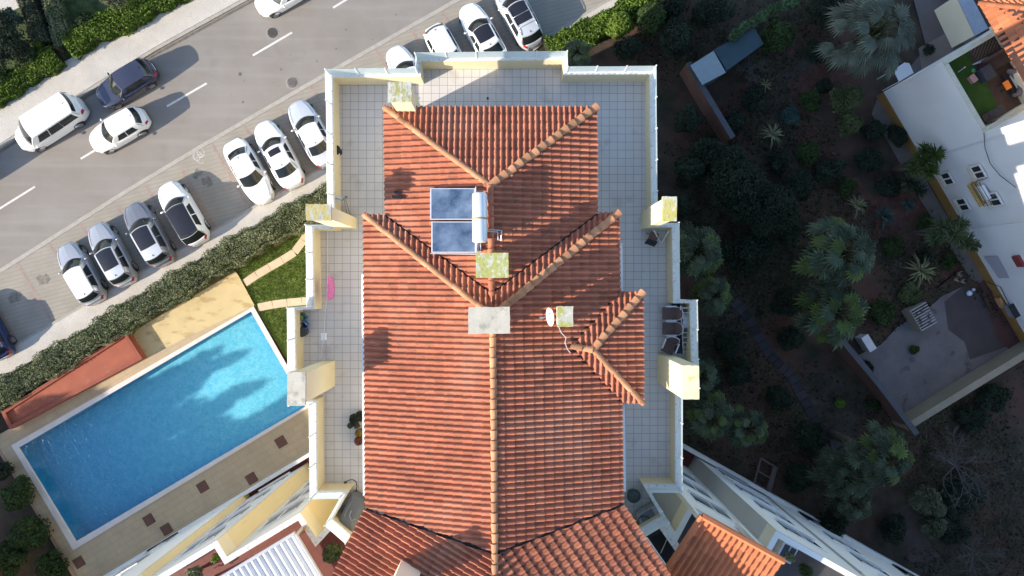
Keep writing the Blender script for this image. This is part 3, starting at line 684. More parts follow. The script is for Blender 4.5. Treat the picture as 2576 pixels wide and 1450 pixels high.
def stepping(line, name, lab):
    t = thing(name, lab, 'path', PL(line)[0]); pts = PL(line); L_ = [0]
    for i in range(len(pts) - 1): L_.append(L_[-1] + (pts[i + 1] - pts[i]).length)
    s_ = 0
    def at(s_):
        for i in range(len(pts) - 1):
            if s_ <= L_[i + 1] or i == len(pts) - 2: q = (s_ - L_[i]) / (L_[i + 1] - L_[i]); return pts[i].lerp(pts[i + 1], q)
    while s_ < L_[-1] - .3:
        a, b = at(s_ + .012), at(s_ + .94); mb = MB(); mb.prism(strip([a, b], .5), .02, .085, r=random.random()); mb.build('paving_slab', M('step_slab', (.55, .43, .30), .85, .08, 3, attr=False), t); s_ += .95
stepping(step1, 'stepping_path', 'curved path of beige slabs from the pool corner across the lawn to the building')
stepping(step2, 'stepping_path', 'straight path of beige slabs across the lawn below the curved one')
mb = MB(); mb.prism(strip(PL([(690, 618), (735, 590), (772, 566)]), .22), 0, .12); struct('soil_edging', mb, M('terracotta_edge', (.33, .17, .08), .9, .2, 3))
t = thing('garden_bench', 'white slatted bench on the lawn against the hedge', 'bench', P(660, 601, 0), R(24), None)
mb = MB()
for k in range(4): mb.box((0, -.17 + k * .115, .44), (1.42, .1, .035))
mb.build('seat', M('bench_white', (.62, .68, .66), .6, .05, 5), t, local=True)
for sx in (-.55, .55):
    mb = MB(); mb.box((sx, 0, .21), (.1, .38, .42)); mb.build('leg', M('bench_leg', (.5, .5, .48), .8, .05, 5), t, local=True)
# ---------------------------------------------------------------- roof tiles
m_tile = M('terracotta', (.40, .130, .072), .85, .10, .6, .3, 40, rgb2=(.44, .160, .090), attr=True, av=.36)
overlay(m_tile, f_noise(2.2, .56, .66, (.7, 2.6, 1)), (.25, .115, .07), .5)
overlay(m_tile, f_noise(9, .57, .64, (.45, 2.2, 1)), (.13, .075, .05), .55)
overlay(m_tile, f_noise(.35, .56, .66), (.50, .25, .16), .45)
overlay(m_tile, f_noise(11, .62, .70), (.30, .17, .11), .5)
m_tile2 = M('terracotta_bright', (.50, .17, .075), .85, .08, .6, .3, 40, attr=True)
m_ridge = M('ridge_tile', (.46, .22, .115), .85, .14, 1.5, .3, 30, attr=True)
overlay(m_ridge, f_noise(5, .6, .72), (.30, .24, .10), .7)
m_under = M('under_tile', (.06, .03, .022), .95, .2, 3)
m_cream = M('cream_render', (.74, .64, .42), .85, .04, .5, .15, 30)
overlay(m_cream, f_noise(2.0, .6, .8, (3, 3, .3)), (.56, .49, .35), .5)
m_creamL = M('pale_render', (.76, .70, .55), .85, .04, .5, .15, 30)
m_wht = M('white_render', (.74, .73, .70), .8, .03, .5, .1, 30)
overlay(m_wht, f_noise(1.4, .58, .8, (2, 2, .25)), (.58, .57, .55), .35)
m_cop = M('coping_metal', (.66, .72, .72), .45, .04, .7, spec=.5)
overlay(m_cop, f_noise(2.2, .56, .7, off=3), (.52, .58, .60), .5)
m_plas = M('parapet_top', (.72, .71, .69), .85, .05, 2)
overlay(m_plas, f_noise(6, .55, .64, (1.5, 1.5, 1)), (.36, .37, .38), .6)
m_ter = M('terrace_tiles', (.61, .59, .58), .55, .03, .5, .05, 8, spec=.3)
def f_tone(nt):
    L = nt.links.new; g = nt.nodes.new('ShaderNodeNewGeometry'); sn = nt.nodes.new('ShaderNodeVectorMath'); sn.operation = 'SNAP'; sn.inputs[1].default_value = (.338, .338, 50)
    L(g.outputs['Position'], sn.inputs[0]); wn = nt.nodes.new('ShaderNodeTexWhiteNoise'); L(sn.outputs[0], wn.inputs[0]); return wn.outputs[0]
overlay(m_ter, f_tone, (.52, .50, .49), .35)
overlay(m_ter, f_noise(.8, .5, .75), (.51, .49, .475), .35)
overlay(m_ter, f_noise(1.3, .6, .7, off=9), (.40, .36, .33), .4)
overlay(m_ter, f_grid(.338, .338, .02), (.22, .20, .21), .75)
m_moss = M('mossy_cap', (.46, .45, .36), .9, .12, 3, .5, 20)
overlay(m_moss, f_noise(3.2, .44, .56, (1, .7, 1), R(20)), (.36, .35, .06), .9)
overlay(m_moss, f_noise(7, .58, .64), (.62, .60, .52), .7)
def moss_cap(nm, base, c1, lo, off, st, rot):
    m = M(nm, base, .9, .12, 3, .5, 20); overlay(m, f_noise(3.0, lo, lo + .1, st, rot, off=off), c1, .85); overlay(m, f_noise(14, .55, .66, (1, .5, 1), rot, off=off), (.20, .19, .13), .5); overlay(m, f_noise(6, .6, .66, off=off + 3), (.62, .60, .54), .6); return m
moss_n = moss_cap('lichen_cap_streaked', (.50, .49, .42), (.33, .31, .07), .47, 3, (2.6, .8, 1), 0)
moss_l = moss_cap('lichen_cap_yellow', (.42, .42, .38), (.47, .37, .09), .46, 11, (3.0, .6, 1), 0)
moss_r = moss_cap('lichen_cap_golden', (.52, .50, .42), (.50, .44, .10), .44, 23, (1, 1, 1), .6)
moss_c = moss_cap('lichen_cap_green', (.50, .51, .40), (.38, .38, .08), .40, 31, (1.6, .8, 1), .2)
m_conc = M('concrete_cap', (.50, .46, .38), .9, .1, 2, .4, 20)
overlay(m_conc, f_noise(3.4, .54, .66), (.28, .26, .22), .7); overlay(m_conc, f_noise(9, .6, .7), (.66, .63, .56), .5)
m_conc2 = M('bright_cap', (.70, .62, .42), .9, .08, 2, .3, 20); overlay(m_conc2, f_noise(2.4, .55, .65), (.62, .50, .12), .8); 
m_dark = M('near_black', (.02, .02, .025), .3, .1, 2)
m_winglass = M('window_glass', (.03, .035, .045), .12, .1, 1, spec=.6)

def tiles(name, pts, flow, mat, parent, per=.216, crs=.37, amp=.10, lift=.045, gaps=None, seed=0, z_off=0.):
    rs = random.Random(seed)
    pts = [Vector(p) for p in pts]; n = Vector((0, 0, 0))
    for i in range(len(pts)): n += pts[i].cross(pts[(i + 1) % len(pts)])
    n.normalize(); n = n if n.z > 0 else -n
    f = Vector((flow[0], flow[1], 0)); t = (f - n * f.dot(n)).normalized(); s = n.cross(t); o = pts[0]
    S_ = [(p - o).dot(s) for p in pts]; T_ = [(p - o).dot(t) for p in pts]
    i0, i1 = math.floor(min(S_) / per) - 1, math.ceil(max(S_) / per) + 1; k0, k1 = math.floor(min(T_) / crs) - 1, math.ceil(max(T_) / crs) + 1
    prof = [(0, 0), (.08, .42), (.2, .82), (.32, 1.), (.46, .86), (.57, .45), (.64, .0), (.78, -.16), (.9, -.14)]
    N = len(prof); bm = bmesh.new(); lay = bm.faces.layers.float.new('rnd'); rows = []
    tone = {}
    for k in range(k0, k1):
        for e in (0, 1):
            row = []
            for i in range(i0, i1):
                j1_ = ((i * 7349 + k * 9151 + seed * 31) % 101) / 101 - .5
                for (p, h) in prof:
                    jt = ((i * 3331 + seed) % 37) / 37 * .02 + j1_ * .02 if e else ((i * 3331 + seed) % 37) / 37 * .02
                    row.append(bm.verts.new(o + s * ((i + p) * per) + t * ((k + e) * crs + jt) + n * (h * amp * (1.0 if e else .86) + (lift + j1_ * .012 if e else 0) + z_off)))
            rows.append((row, k, e))
    for (ra, ka, ea), (rb, kb, eb) in zip(rows, rows[1:]):
        for q in range(len(ra) - 1):
            i = q // N
            if (i, ka) not in tone: tone[(i, ka)] = min(1, max(0, rs.gauss(.5, .13)))
            fc = bm.faces.new((ra[q], ra[q + 1], rb[q + 1], rb[q])); fc[lay] = tone[(i, ka)]
    cen = sum(pts, Vector()) / len(pts)
    for i in range(len(pts)):
        a, b = pts[i], pts[(i + 1) % len(pts)]; pn = (b - a).cross(n).normalized()
        if (cen - a).dot(pn) > 0: pn = -pn
        gp = (gaps or {}).get(i, 0)
        bmesh.ops.bisect_plane(bm, geom=bm.verts[:] + bm.edges[:] + bm.faces[:], plane_co=a - pn * gp, plane_no=pn, clear_outer=True)
    off = Vector((0, 0, 0)); q = parent
    while q: off += q.location; q = q.parent
    bmesh.ops.translate(bm, verts=bm.verts, vec=-off)
    bmesh.ops.recalc_face_normals(bm, faces=bm.faces)
    me = bpy.data.meshes.new(name); bm.to_mesh(me); bm.free(); me.materials.append(mat); ob = bpy.data.objects.new(name, me); C.objects.link(ob); ob.parent = parent
    mb = MB(); mb.poly([p - n * .03 for p in pts]); mb.build('roof_lining', m_under, ob)
    return ob
def ridge(name, a, b, parent, r=.125, ln=.36, mat=None, smooth=False, lift=.04):
    a, b = Vector(a), Vector(b); t = (b - a); L_ = t.length; t.normalize(); s = Vector((-t.y, t.x, 0)).normalized(); n = t.cross(s); n = n if n.z > 0 else -n
    mb = MB(); k = max(1, int(L_ / ln)); ln = L_ / k
    for i in range(k):
        p = a + t * (i * ln); r0, r1 = (r * 1.0, r * 1.0) if smooth else (r * 1.12, r * .86); j = random.uniform(-.012, .012); rv = min(1, max(0, random.gauss(.5, .2)))
        def fn(u, v): 
            rr = r0 + (r1 - r0) * u; an = math.pi * (v * 1.1 - .05); return p + t * (u * ln * 1.06) + s * (math.cos(an) * rr + j) + n * (math.sin(an) * rr * .85 + lift + (0 if smooth else .04 * (1 - u)) - .03)
        mb.grid(fn, 2, 8, r=rv)
        mb.poly([fn(0, q / 8) for q in range(9)], .1)
    return mb.build(name, mat or m_ridge, parent)

# ---------------------------------------------------------------- the apartment block with its roof terrace
ZT, ZP, ZE, ZR = 15.5, 16.5, 18.1, 19.35
b0 = thing('apartment_block', 'large cream apartment block with red tiled roofs inside a white-edged roof terrace, in the centre', 'building', (0, 0, 0))
OUT = [(817, 173), (1044, 171), (1043, 132), (1428, 128), (1429, 167), (1652, 165), (1656, 559), (1709, 560), (1712, 756), (1755, 756), (1760, 978), (1718, 980), (1718, 1240), (1640, 1240), (1667, 1287), (1684, 1316), (1600, 1366), (1500, 1420), (1000, 1420), (868, 1369), (815, 1323), (853, 1256), (778, 1257), (776, 1022), (724, 1022), (721, 774), (770, 772), (767, 565), (823, 564)]
W = [(p.x, p.y) for p in PL(OUT, 17.2)]
wall_o = offset(W, .0)
mb = MB(); mb.prism(wall_o, -.05, ZT - .02); mb.build('wall', m_cream, b0)
mb = MB(); mb.poly([(p[0], p[1], ZT) for p in offset(W, .1)]); mb.build('terrace_floor', m_ter, b0)
o1, o2, o3 = offset(W, .0), offset(W, .02), offset(W, .13)
nW = len(W); skip = {16, 17, 18}
m_frost = bpy.data.materials.new('frosted_glass'); m_frost.use_nodes = True; nt = m_frost.node_tree; pb = nt.nodes['Principled BSDF']; pb.inputs['Base Color'].default_value = (.70, .80, .82, 1); pb.inputs['Roughness'].default_value = .25
tl = nt.nodes.new('ShaderNodeBsdfTranslucent'); tl.inputs[0].default_value = (.8, .9, .92, 1); ms = nt.nodes.new('ShaderNodeMixShader'); ms.inputs[0].default_value = .35
nz_ = nt.nodes.new('ShaderNodeTexNoise'); nz_.inputs['Scale'].default_value = 1.5; rp = nt.nodes.new('ShaderNodeValToRGB'); rp.color_ramp.elements[0].color = (.40, .49, .53, 1); rp.color_ramp.elements[1].color = (.60, .66, .67, 1); gg = nt.nodes.new('ShaderNodeNewGeometry'); nt.links.new(gg.outputs['Position'], nz_.inputs[0]); nt.links.new(nz_.outputs['Fac'], rp.inputs[0]); nt.links.new(rp.outputs[0], pb.inputs['Base Color'])
nt.links.new(pb.outputs[0], ms.inputs[1]); nt.links.new(tl.outputs[0], ms.inputs[2]); nt.links.new(ms.outputs[0], nt.nodes['Material Output'].inputs[0])
mp_ = MB(); mt = MB(); ZG = 17.2; m_post = M('railing_post', (.70, .71, .71), .4, .03, 3)
for k in range(nW):
    if k in skip: continue
    j = (k + 1) % nW; A0, A1, B0, B1, C0, C1 = o1[k], o1[j], o2[k], o2[j], o3[k], o3[j]
    mt.poly([(*A0, ZP), (*A1, ZP), (*C1, ZP), (*C0, ZP)])
    mp_.poly([(*C0, ZP - .001), (*C1, ZP - .001), (*C1, ZT - .01), (*C0, ZT - .01)]); mp_.poly([(*A0, ZT - .02), (*A1, ZT - .02), (*A1, ZP - .001), (*A0, ZP - .001)])
    e = Vector(A1) - Vector(A0); ln = e.length; e.normalize(); nn = (Vector(B0) - Vector(A0)); nn = nn - e * nn.dot(e); nn.normalize(); m_ = max(1, round(ln / 1.25)); stp = ln / m_
    g0 = Vector(A0) + nn * .012; r_z = math.atan2(e.y, e.x)
    for q in range(m_):
        mb = MB(); lo_, hi_ = g0 + e * (q * stp + .02), g0 + e * ((q + 1) * stp - .02); tl_ = random.uniform(-.012, .012)
        mb.poly([(*lo_, ZP + .03), (*hi_, ZP + .03), (*(hi_ + nn * tl_), ZG), (*(lo_ + nn * tl_), ZG)]); mb.build('glass_panel', m_frost, b0)
    for q in range(m_):
        c_ = g0 + e * (q * stp); mb = MB(); mb.box((*c_, (ZP + ZG) / 2 + .01), (.045, .045, ZG - ZP + .03), r_z); mb.build('railing_post', m_post, b0)
mt.build('parapet_top', m_plas, b0); mp_.build('parapet', m_cream, b0)
# roofs
def Z(q, z): return P(q[0], q[1], z)
A, B, Cc, D = Z((966, 271), ZE), Z((1501, 269), ZE), Z((1233, 468), 19.06), Z((1237, 738), 19.06)
E, Fv, G, Hq, I = Z((969, 542), ZE), Z((1503, 538), ZE), Z((915, 540), ZE), Z((1557, 535), ZE), Z((1239, 797), ZR)
J, Kq, Nq = Z((1245, 1392), ZR), Z((919, 1277), ZE), Z((1568, 1268), ZE)
Lb, Rb, Jb = Z((757, 1612), ZE), Z((1795, 1612), ZE), Z((1248, 1640), 19.8)
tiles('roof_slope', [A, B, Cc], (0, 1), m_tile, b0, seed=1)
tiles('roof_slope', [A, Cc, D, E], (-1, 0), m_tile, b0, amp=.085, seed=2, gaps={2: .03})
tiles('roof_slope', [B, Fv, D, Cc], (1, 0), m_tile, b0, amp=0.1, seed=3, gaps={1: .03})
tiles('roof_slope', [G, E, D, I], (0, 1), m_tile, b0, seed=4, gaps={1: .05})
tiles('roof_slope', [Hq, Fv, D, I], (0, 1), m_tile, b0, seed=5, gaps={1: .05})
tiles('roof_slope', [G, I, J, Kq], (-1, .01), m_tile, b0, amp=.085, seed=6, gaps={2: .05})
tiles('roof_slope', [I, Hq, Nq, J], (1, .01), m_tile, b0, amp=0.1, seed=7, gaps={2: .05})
dl = (Lb - Kq); nl = Vector((dl.y, -dl.x, 0)).normalized(); nl = nl if nl.x < 0 else -nl
dr = (Rb - Nq); nr_ = Vector((dr.y, -dr.x, 0)).normalized(); nr_ = nr_ if nr_.x > 0 else -nr_
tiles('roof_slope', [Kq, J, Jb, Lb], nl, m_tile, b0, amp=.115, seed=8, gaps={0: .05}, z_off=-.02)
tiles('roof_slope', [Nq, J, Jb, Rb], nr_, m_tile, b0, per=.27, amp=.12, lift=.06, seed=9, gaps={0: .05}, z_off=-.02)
m1, m2_, m3, m4 = Z((1560, 734), ZE), Z((1617, 735), ZE), Z((1490, 879), 18.66), Z((1436, 871), 18.66)
m5, m6 = Z((1619, 1016), ZE), Z((1563, 1013), ZE)
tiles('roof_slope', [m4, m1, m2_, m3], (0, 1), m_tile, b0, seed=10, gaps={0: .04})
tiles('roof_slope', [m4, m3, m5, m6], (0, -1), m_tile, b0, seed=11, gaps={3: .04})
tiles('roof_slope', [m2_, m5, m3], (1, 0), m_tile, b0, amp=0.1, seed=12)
up = Vector((0, 0, .03))
ridge('hip_tiles', A + up, Cc + up, b0, mat=m_ridge, r=.11, smooth=True); ridge('hip_tiles', B + up, Cc + up, b0, r=.145)
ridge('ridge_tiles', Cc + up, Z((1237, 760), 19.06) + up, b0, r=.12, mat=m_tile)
ridge('hip_tiles', G + up, I + up, b0, r=.11, smooth=True); ridge('hip_tiles', Hq + up, I + up, b0, r=.145)
ridge('ridge_tiles', I + up, J + up, b0, r=.12); ridge('ridge_tiles', J + up, Jb + up, b0, r=.12)
ridge('hip_tiles', m2_ + up, m3 + up, b0, r=.14); ridge('hip_tiles', m5 + up, m3 + up, b0, r=.11, smooth=True); ridge('ridge_tiles', m3 + up, m4 + up, b0, r=.12)
RO = [(966, 271), (1501, 269), (1503, 537), (1557, 535), (1560, 734), (1617, 735), (1619, 1016), (1565, 1013), (1568, 1268), (1795, 1612), (757, 1612), (919, 1277), (915, 540), (968, 542)]
ro = [(p.x, p.y) for p in PL(RO, ZE)]
mb = MB(); mb.prism(offset(ro, .04), ZE - .14, ZE - .05, bot=True); mb.build('eaves', m_wht, b0)
mb = MB(); mb.prism(offset(ro, .45), ZT - 3, ZE - .1); mb.build('upper_wall', m_creamL, b0)
mb = MB()
for (a, b) in [((913, 690), (917, 1246)), ((1562, 612), (1564, 732)), ((1569, 1020), (1571, 1236)), ((1573, 1283), (1605, 1340)), ((1614, 1358), (1672, 1452))]:
    mb = MB(); mb.prism(strip([P(*a, ZE - .25), P(*b, ZE - .25)], .09), ZE - .33, ZE - .18, bot=True); mb.build('gutter', M('gutter_white', (.8, .8, .8), .5, .03, 2), b0)
# valley gullies
for a, b in [(E, D), (Fv, D), (J, Kq), (J, Nq), (m4, m1), (m4, m6)]:
    mb = MB(); q = strip([a, b], .16); L2 = [(q[0], a.z), (q[1], b.z), (q[2], b.z), (q[3], a.z)]; mb.poly([(p[0], p[1], z + .004) for p, z in L2]); mb.build('valley_gully', M('gully_lead', (.035, .03, .03), .7, .2, 4), b0)
# chimneys
def chimney(rect, zt, zb, capm, faces=m_cream, cap=.06, name='chimney', rot=None, th=.12):
    x0, y0, x1, y1 = rect; a, c = P(x0, y0, zt), P(x1, y1, zt); w_, h_ = abs(c.x - a.x), abs(a.y - c.y); cx, cy = (a.x + c.x) / 2, (a.y + c.y) / 2
    mb = MB(); mb.box((cx, cy, (zb + zt - .1) / 2), (w_ - 2 * cap, h_ - 2 * cap, zt - .1 - zb), 0 if rot is None else rot); o = mb.build(name, faces, b0)
    mb = MB(); n_ = 6
    rz = 0 if rot is None else rot; T = Matrix.Translation((cx, cy, 0)) @ Matrix.Rotation(rz, 4, 'Z')
    e = [random.uniform(-.012, .012) for _ in range(40)]
    pts = []; 
    for k in range(4):
        for q in range(5):
            u = q / 5; X = [(-1 + 2 * u, -1), (1, -1 + 2 * u), (1 - 2 * u, 1), (-1, 1 - 2 * u)][k]; pts.append(T @ Vector((X[0] * w_ / 2 + e[k * 5 + q], X[1] * h_ / 2 + e[k * 5 + q + 9], 0)))
    mb.prism([(p.x, p.y) for p in pts], zt - th, zt, bot=True); mb.build('cap', capm, o)
    return o
chimney((975, 207, 1035, 256), 19.8, ZT, moss_n); chimney((769, 514, 833, 555), 19.8, ZT - .5, moss_l)
chimney((722, 936, 768, 1020), 19.8, ZT - .5, m_conc); chimney((1666, 495, 1703, 556), 19.8, ZT - .5, moss_r)
chimney((1717, 920, 1759, 1005), 19.8, ZT - .5, m_conc2, cap=.01, th=.02)
chimney((1197, 636, 1279, 699), 20.3, 18.7, moss_c, m_creamL, .12); chimney((1178, 773, 1283, 840), 20.5, 18.9, m_conc, m_creamL, .15)
c3 = chimney((1402, 771, 1442, 823), 19.9, 18.2, m_moss, m_creamL, .04)
chimney((972, 1470, 1040, 1520), 20.6, 18.6, m_conc, m_creamL, .05, rot=R(-27))
# small roof vent tile
mb = MB(); p = P(1000, 497, 18.32); mb.box((p.x, p.y, 18.4), (.36, .11, .12), R(-4)); mb.build('roof_vent', m_dark, b0)
mb = MB(); mb.box((p.x + .05, p.y + .17, 18.47), (.28, .09, .05), R(-4)); mb.build('roof_vent', m_dark, b0)

# ---------------------------------------------------------------- solar heater on the upper roof
sp = P(1150, 550, 19)
t = thing('solar_water_heater', 'pair of blue solar panels with a white cylinder tank on the upper left roof slope', 'solar heater', (sp.x, sp.y, 18.7))
m_sol = M('solar_glass', (.030, .06, .13), .25, .25, 1.2, spec=.5, rgb2=(.10, .145, .22), metal=.0)
overlay(m_sol, f_noise(4, .55, .7, (1, 2, 1)), (.09, .13, .2), .5)
m_alu = M('aluminium', (.62, .64, .68), .35, .05, 2, metal=.6)
def zs(x): return 18.1 + (P(x, 600, 18.8).x - P(968, 600, 18.1).x) * .262 + .22
for (x0, y0, x1, y1) in [(1082, 474, 1195, 553), (1085, 558, 1197, 636)]:
    z0_, z1_ = zs(x0), zs(x1) ; a, b, c_, d_ = P(x0, y1, z0_), P(x1, y1, z1_), P(x1, y0, z1_), P(x0, y0, z0_)
    mb = MB(); q = [a, b, c_, d_]; dn = Vector((0, 0, .1))
    mb.poly(q); mb.poly([p - dn for p in q][::-1])
    for k in range(4): mb.poly([q[k] - dn, q[(k + 1) % 4] - dn, q[(k + 1) % 4], q[k]])
    o = mb.build('panel', m_alu, t)
    cen = sum(q, Vector()) / 4; mb = MB(); mb.poly([p.lerp(cen, .055) + Vector((0, 0, .006)) for p in q]); mb.build('panel_glass', m_sol, o)
mb = MB(); a, b = P(1207, 485, 19.62), P(1207, 611, 19.62); L_ = (a - b).length
mb.v = []; prof = [(.001, 0), (.2, .0), (.25, .03), (.27, .08), (.27, L_ - .08), (.25, L_ - .03), (.2, L_), (.001, L_)]
mb.lathe((0, 0, 0), prof, 28); mb.v = [(a.x + x, a.y - z, 19.62 + y) for x, y, z in mb.v]
tk = mb.build('tank', M('tank_enamel', (.70, .72, .75), .3, .02, 1, metal=.15, coat=.3), t, True)
mb = MB(); mb.lathe((0, 0, 0), [(.275, .9), (.279, .91), (.279, .95), (.275, .96)], 28); mb.v = [(a.x + x, a.y - z, 19.62 + y) for x, y, z in mb.v]; mb.build('tank_strap', M('rusty_strap', (.35, .22, .10), .6, .2, 5), tk)
mb = MB()
for y in (500, 600):
    p = P(1207, y, 19.3); mb.box((p.x, p.y, 19.2), (.5, .05, .35))
mb.tube([P(1197, 470, 19.3), P(1199, 640, 19.3)], .025, 6); mb.tube([P(1083, 638, 18.8), P(1200, 640, 19.3)], .02, 6)
mb.build('frame', m_alu, t)
mb = MB()
for pa in ([(1226, 578, 19.3), (1257, 580, 19.4), (1262, 580, 19.4), (1260, 606, 19.3)], [(1226, 582, 19.35), (1252, 584, 19.4), (1253, 604, 19.2)], [(1209, 612, 19.2), (1209, 634, 19.1)], [(1202, 612, 19.2), (1203, 636, 19.1)]): mb.tube([P(*q) for q in pa], .022, 6)
mb.build('pipes', M('pipe', (.5, .54, .62), .4, .05, 3, metal=.3), t)
# dish
dp = P(1388, 797, 19.55); t = thing('satellite_dish', 'white oval satellite dish on the side of the small mossy chimney', 'satellite dish', (dp.x, dp.y, 19.2))
mb = MB(); ax = Vector((-.93, -.1, .36)).normalized(); s1 = ax.orthogonal().normalized(); s2 = ax.cross(s1)
mb.grid(lambda u, v: dp + (s1 * math.cos(2 * math.pi * v) + s2 * math.sin(2 * math.pi * v)) * .34 * u + ax * (.07 * u * u), 6, 28); mb.build('reflector', M('dish_white', (.78, .78, .76), .4, .03, 2), t, True)
mb = MB(); mb.tube([dp, dp + ax * .02 - Vector((0, 0, .2)), P(1396, 800, 19.5)], .03, 6); mb.tube([dp - Vector((0, 0, .3)), dp + ax * .38 - Vector((0, 0, .12))], .018, 5); mb.box(dp + ax * .4 - Vector((0, 0, .1)), (.14, .07, .07)); mb.build('feed_arm', M('galvanised', (.3, .3, .31), .5, .1, 5, metal=.4), t)
cb = MB(); cb.tube([P(1404, 820, 19.3), P(1412, 838, 19.0), P(1424, 850, 18.9), P(1421, 862, 18.8), P(1428, 880, 18.75), P(1436, 890, 18.72)], .014, 4); cb.build('cable', M('cable_white', (.6, .6, .6), .6, .05, 3), t)
# ---------------------------------------------------------------- the two lower wings (terraces one storey down)
ZW, ZWP = 12.7, 13.7
m_redfloor = M('red_floor', (.17, .045, .032), .6, .15, 2, .1, 8)
overlay(m_redfloor, f_grid(.33, .33, .015, R(-31)), (.07, .03, .025), .6)
m_shut = M('shutter', (.26, .24, .23), .6, .1, 4)
def wing(sgn, e, nn, segs, apex_pts, inner, floor_m, plinth_b, wins):
    """segs [(a_start, a_end, b)] going away from the block; solid body, parapets, windows"""
    g = lambda a, b: (a * e[0] + b * nn[0], a * e[1] + b * nn[1])
    outer = []
    for (a0, a1, b) in segs: outer += [g(a0, b), g(a1, b)]
    poly = outer + inner[::-1] + apex_pts
    mb = MB(); mb.prism(poly, -.05, ZW - .02); mb.build('wing_wall', m_cream if sgn < 0 else M('wing_shaded_grey', (.50, .50, .485), .85, .05, .6, .1, 30), b0)  # right wing: shaded look put into a grey copy of the cream
    mb = MB(); mb.poly([(p[0], p[1], ZW) for p in offset(poly, .1)]); mb.build('wing_terrace_floor', floor_m, b0)
    path = [Vector(p) for p in apex_pts] + [Vector(p) for p in outer]
    A_ = sum(poly[i][0] * poly[(i + 1) % len(poly)][1] - poly[(i + 1) % len(poly)][0] * poly[i][1] for i in range(len(poly)))
    ins = offset(poly, .26)
    mt, mw_ = MB(), MB()
    no, ni, na_ = len(outer), len(inner), len(apex_pts); order = [no + ni + k for k in range(na_)] + list(range(no))
    for i, j in zip(order, order[1:]):
        a, b_ = Vector(poly[i]), Vector(poly[j]); c_, d_ = ins[j], ins[i]
        mt.poly([(*a, ZWP), (*b_, ZWP), (*c_, ZWP), (*d_, ZWP)])
        for (p, q) in ((a, b_), (d_, c_)): mw_.poly([(*p, ZW - .03), (*q, ZW - .03), (*q, ZWP), (*p, ZWP)])
    mt.build('wing_parapet_top', m_plas if sgn < 0 else m_wht, b0); mw_.build('wing_parapet', m_creamL, b0)
    # facade skins: white between floors, returns stay bare
    for (a0, a1, b) in segs:
        lo_, hi_ = min(a0, a1), max(a0, a1); mb = MB(); q = [g(lo_ + .02, b + .012), g(hi_ - .02, b + .012)]
        mb.poly([(*q[0], 0.02), (*q[1], .02), (*q[1], ZWP - .02), (*q[0], ZWP - .02)]); mb.build('facade_skin', m_wht, b0)
        for fl in range(4):
            zf = 3.15 * fl + .95
            mb = MB(); n_ = 1 if sgn < 0 else max(1, int((hi_ - lo_) / 5.2)); stp = (hi_ - lo_) / n_
            for k in range(n_):
                ac = lo_ + stp * (k + .5); wd = min(2.0, stp * .5); c0 = g(ac, b + .03); rz = math.atan2(e[1], e[0])
                mw2 = MB(); mw2.box((*c0, zf + .72), (wd, .05, 1.35), rz); wo = mw2.build('window', m_shut if sgn < 0 else m_winglass, b0)
                m3_ = MB(); c1 = g(ac, b + .09); m3_.box((*c1, zf - .03), (wd + .3, .12, .06), rz); m3_.box((*g(ac, b + .045), zf + 1.47), (wd + .16, .06, .1), rz); m3_.box((*g(ac, b + .06), zf + .7), (.06, .05, 1.4), rz); m3_.build('window_frame', m_wht, wo)
                if fl in wins:
                    m4_ = MB(); 
                    c2 = g(ac, b + .42); m4_.box((*c2, zf - .42), (wd + 1.2, .84, .14), rz); bo_ = m4_.build('balcony', m_wht, b0)
                    m5_ = MB(); aL, aR = ac - wd / 2 - .58, ac + wd / 2 + .58
                    for hh in (.1, .5, .9): m5_.tube([(*g(aL, b + .05), zf - .35 + hh), (*g(aL, b + .8), zf - .35 + hh), (*g(aR, b + .8), zf - .35 + hh), (*g(aR, b + .05), zf - .35 + hh)], .018, 5)
                    for q_ in range(14): m5_.tube([(*g(aL + (aR - aL) * q_ / 13, b + .8), zf - .35), (*g(aL + (aR - aL) * q_ / 13, b + .8), zf + .55)], .01, 4)
                    m5_.build('railing', M('railing_grey', (.12, .13, .15), .5, .1, 4), bo_)
    a0, a1 = segs[0][0], segs[-1][1]; lo_, hi_ = min(a0, a1), max(a0, a1)
    mb = MB(); mb.prism([g(lo_, plinth_b), g(hi_ + 3, plinth_b), g(hi_ + 3, plinth_b - .22), g(lo_, plinth_b - .22)], 0, .95); mb.build('garden_wall', m_wht, b0)
    mb = MB(); mb.poly([(*g(lo_, plinth_b - .2), .2), (*g(hi_ + 3, plinth_b - .2), .2), (*g(hi_ + 3, plinth_b - 3), .2), (*g(lo_, plinth_b - 3), .2)]); mb.build('ground_floor_patio', m_redfloor, b0)
    return g
eL = (-math.cos(R(31)), -math.sin(R(31))); nL = (-math.sin(R(31)), math.cos(R(31)))
gL = wing(-1, eL, nL, [(13.2, 17.0, -3.7), (17.0, 21.3, -2.85), (21.3, 33, -2.45)], [(-8.2, -10.55), (-8.69, -11.08)],
          [(-8.2, -10.55), (-6.0, -9.6), (-6.3, -12), (-13.5, -27), (-29, -27)][1:], m_redfloor, -2.32, ())
eR = (.872, -.489); nR = (.489, .872)
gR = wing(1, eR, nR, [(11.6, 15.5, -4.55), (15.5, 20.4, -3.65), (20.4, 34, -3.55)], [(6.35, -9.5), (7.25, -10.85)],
          [(6.35, -9.5), (5.6, -9.6), (6.0, -12), (13, -27), (32, -27)][1:], M('pale_floor', (.05, .048, .055), .7, .15, 2), -3.33, ())
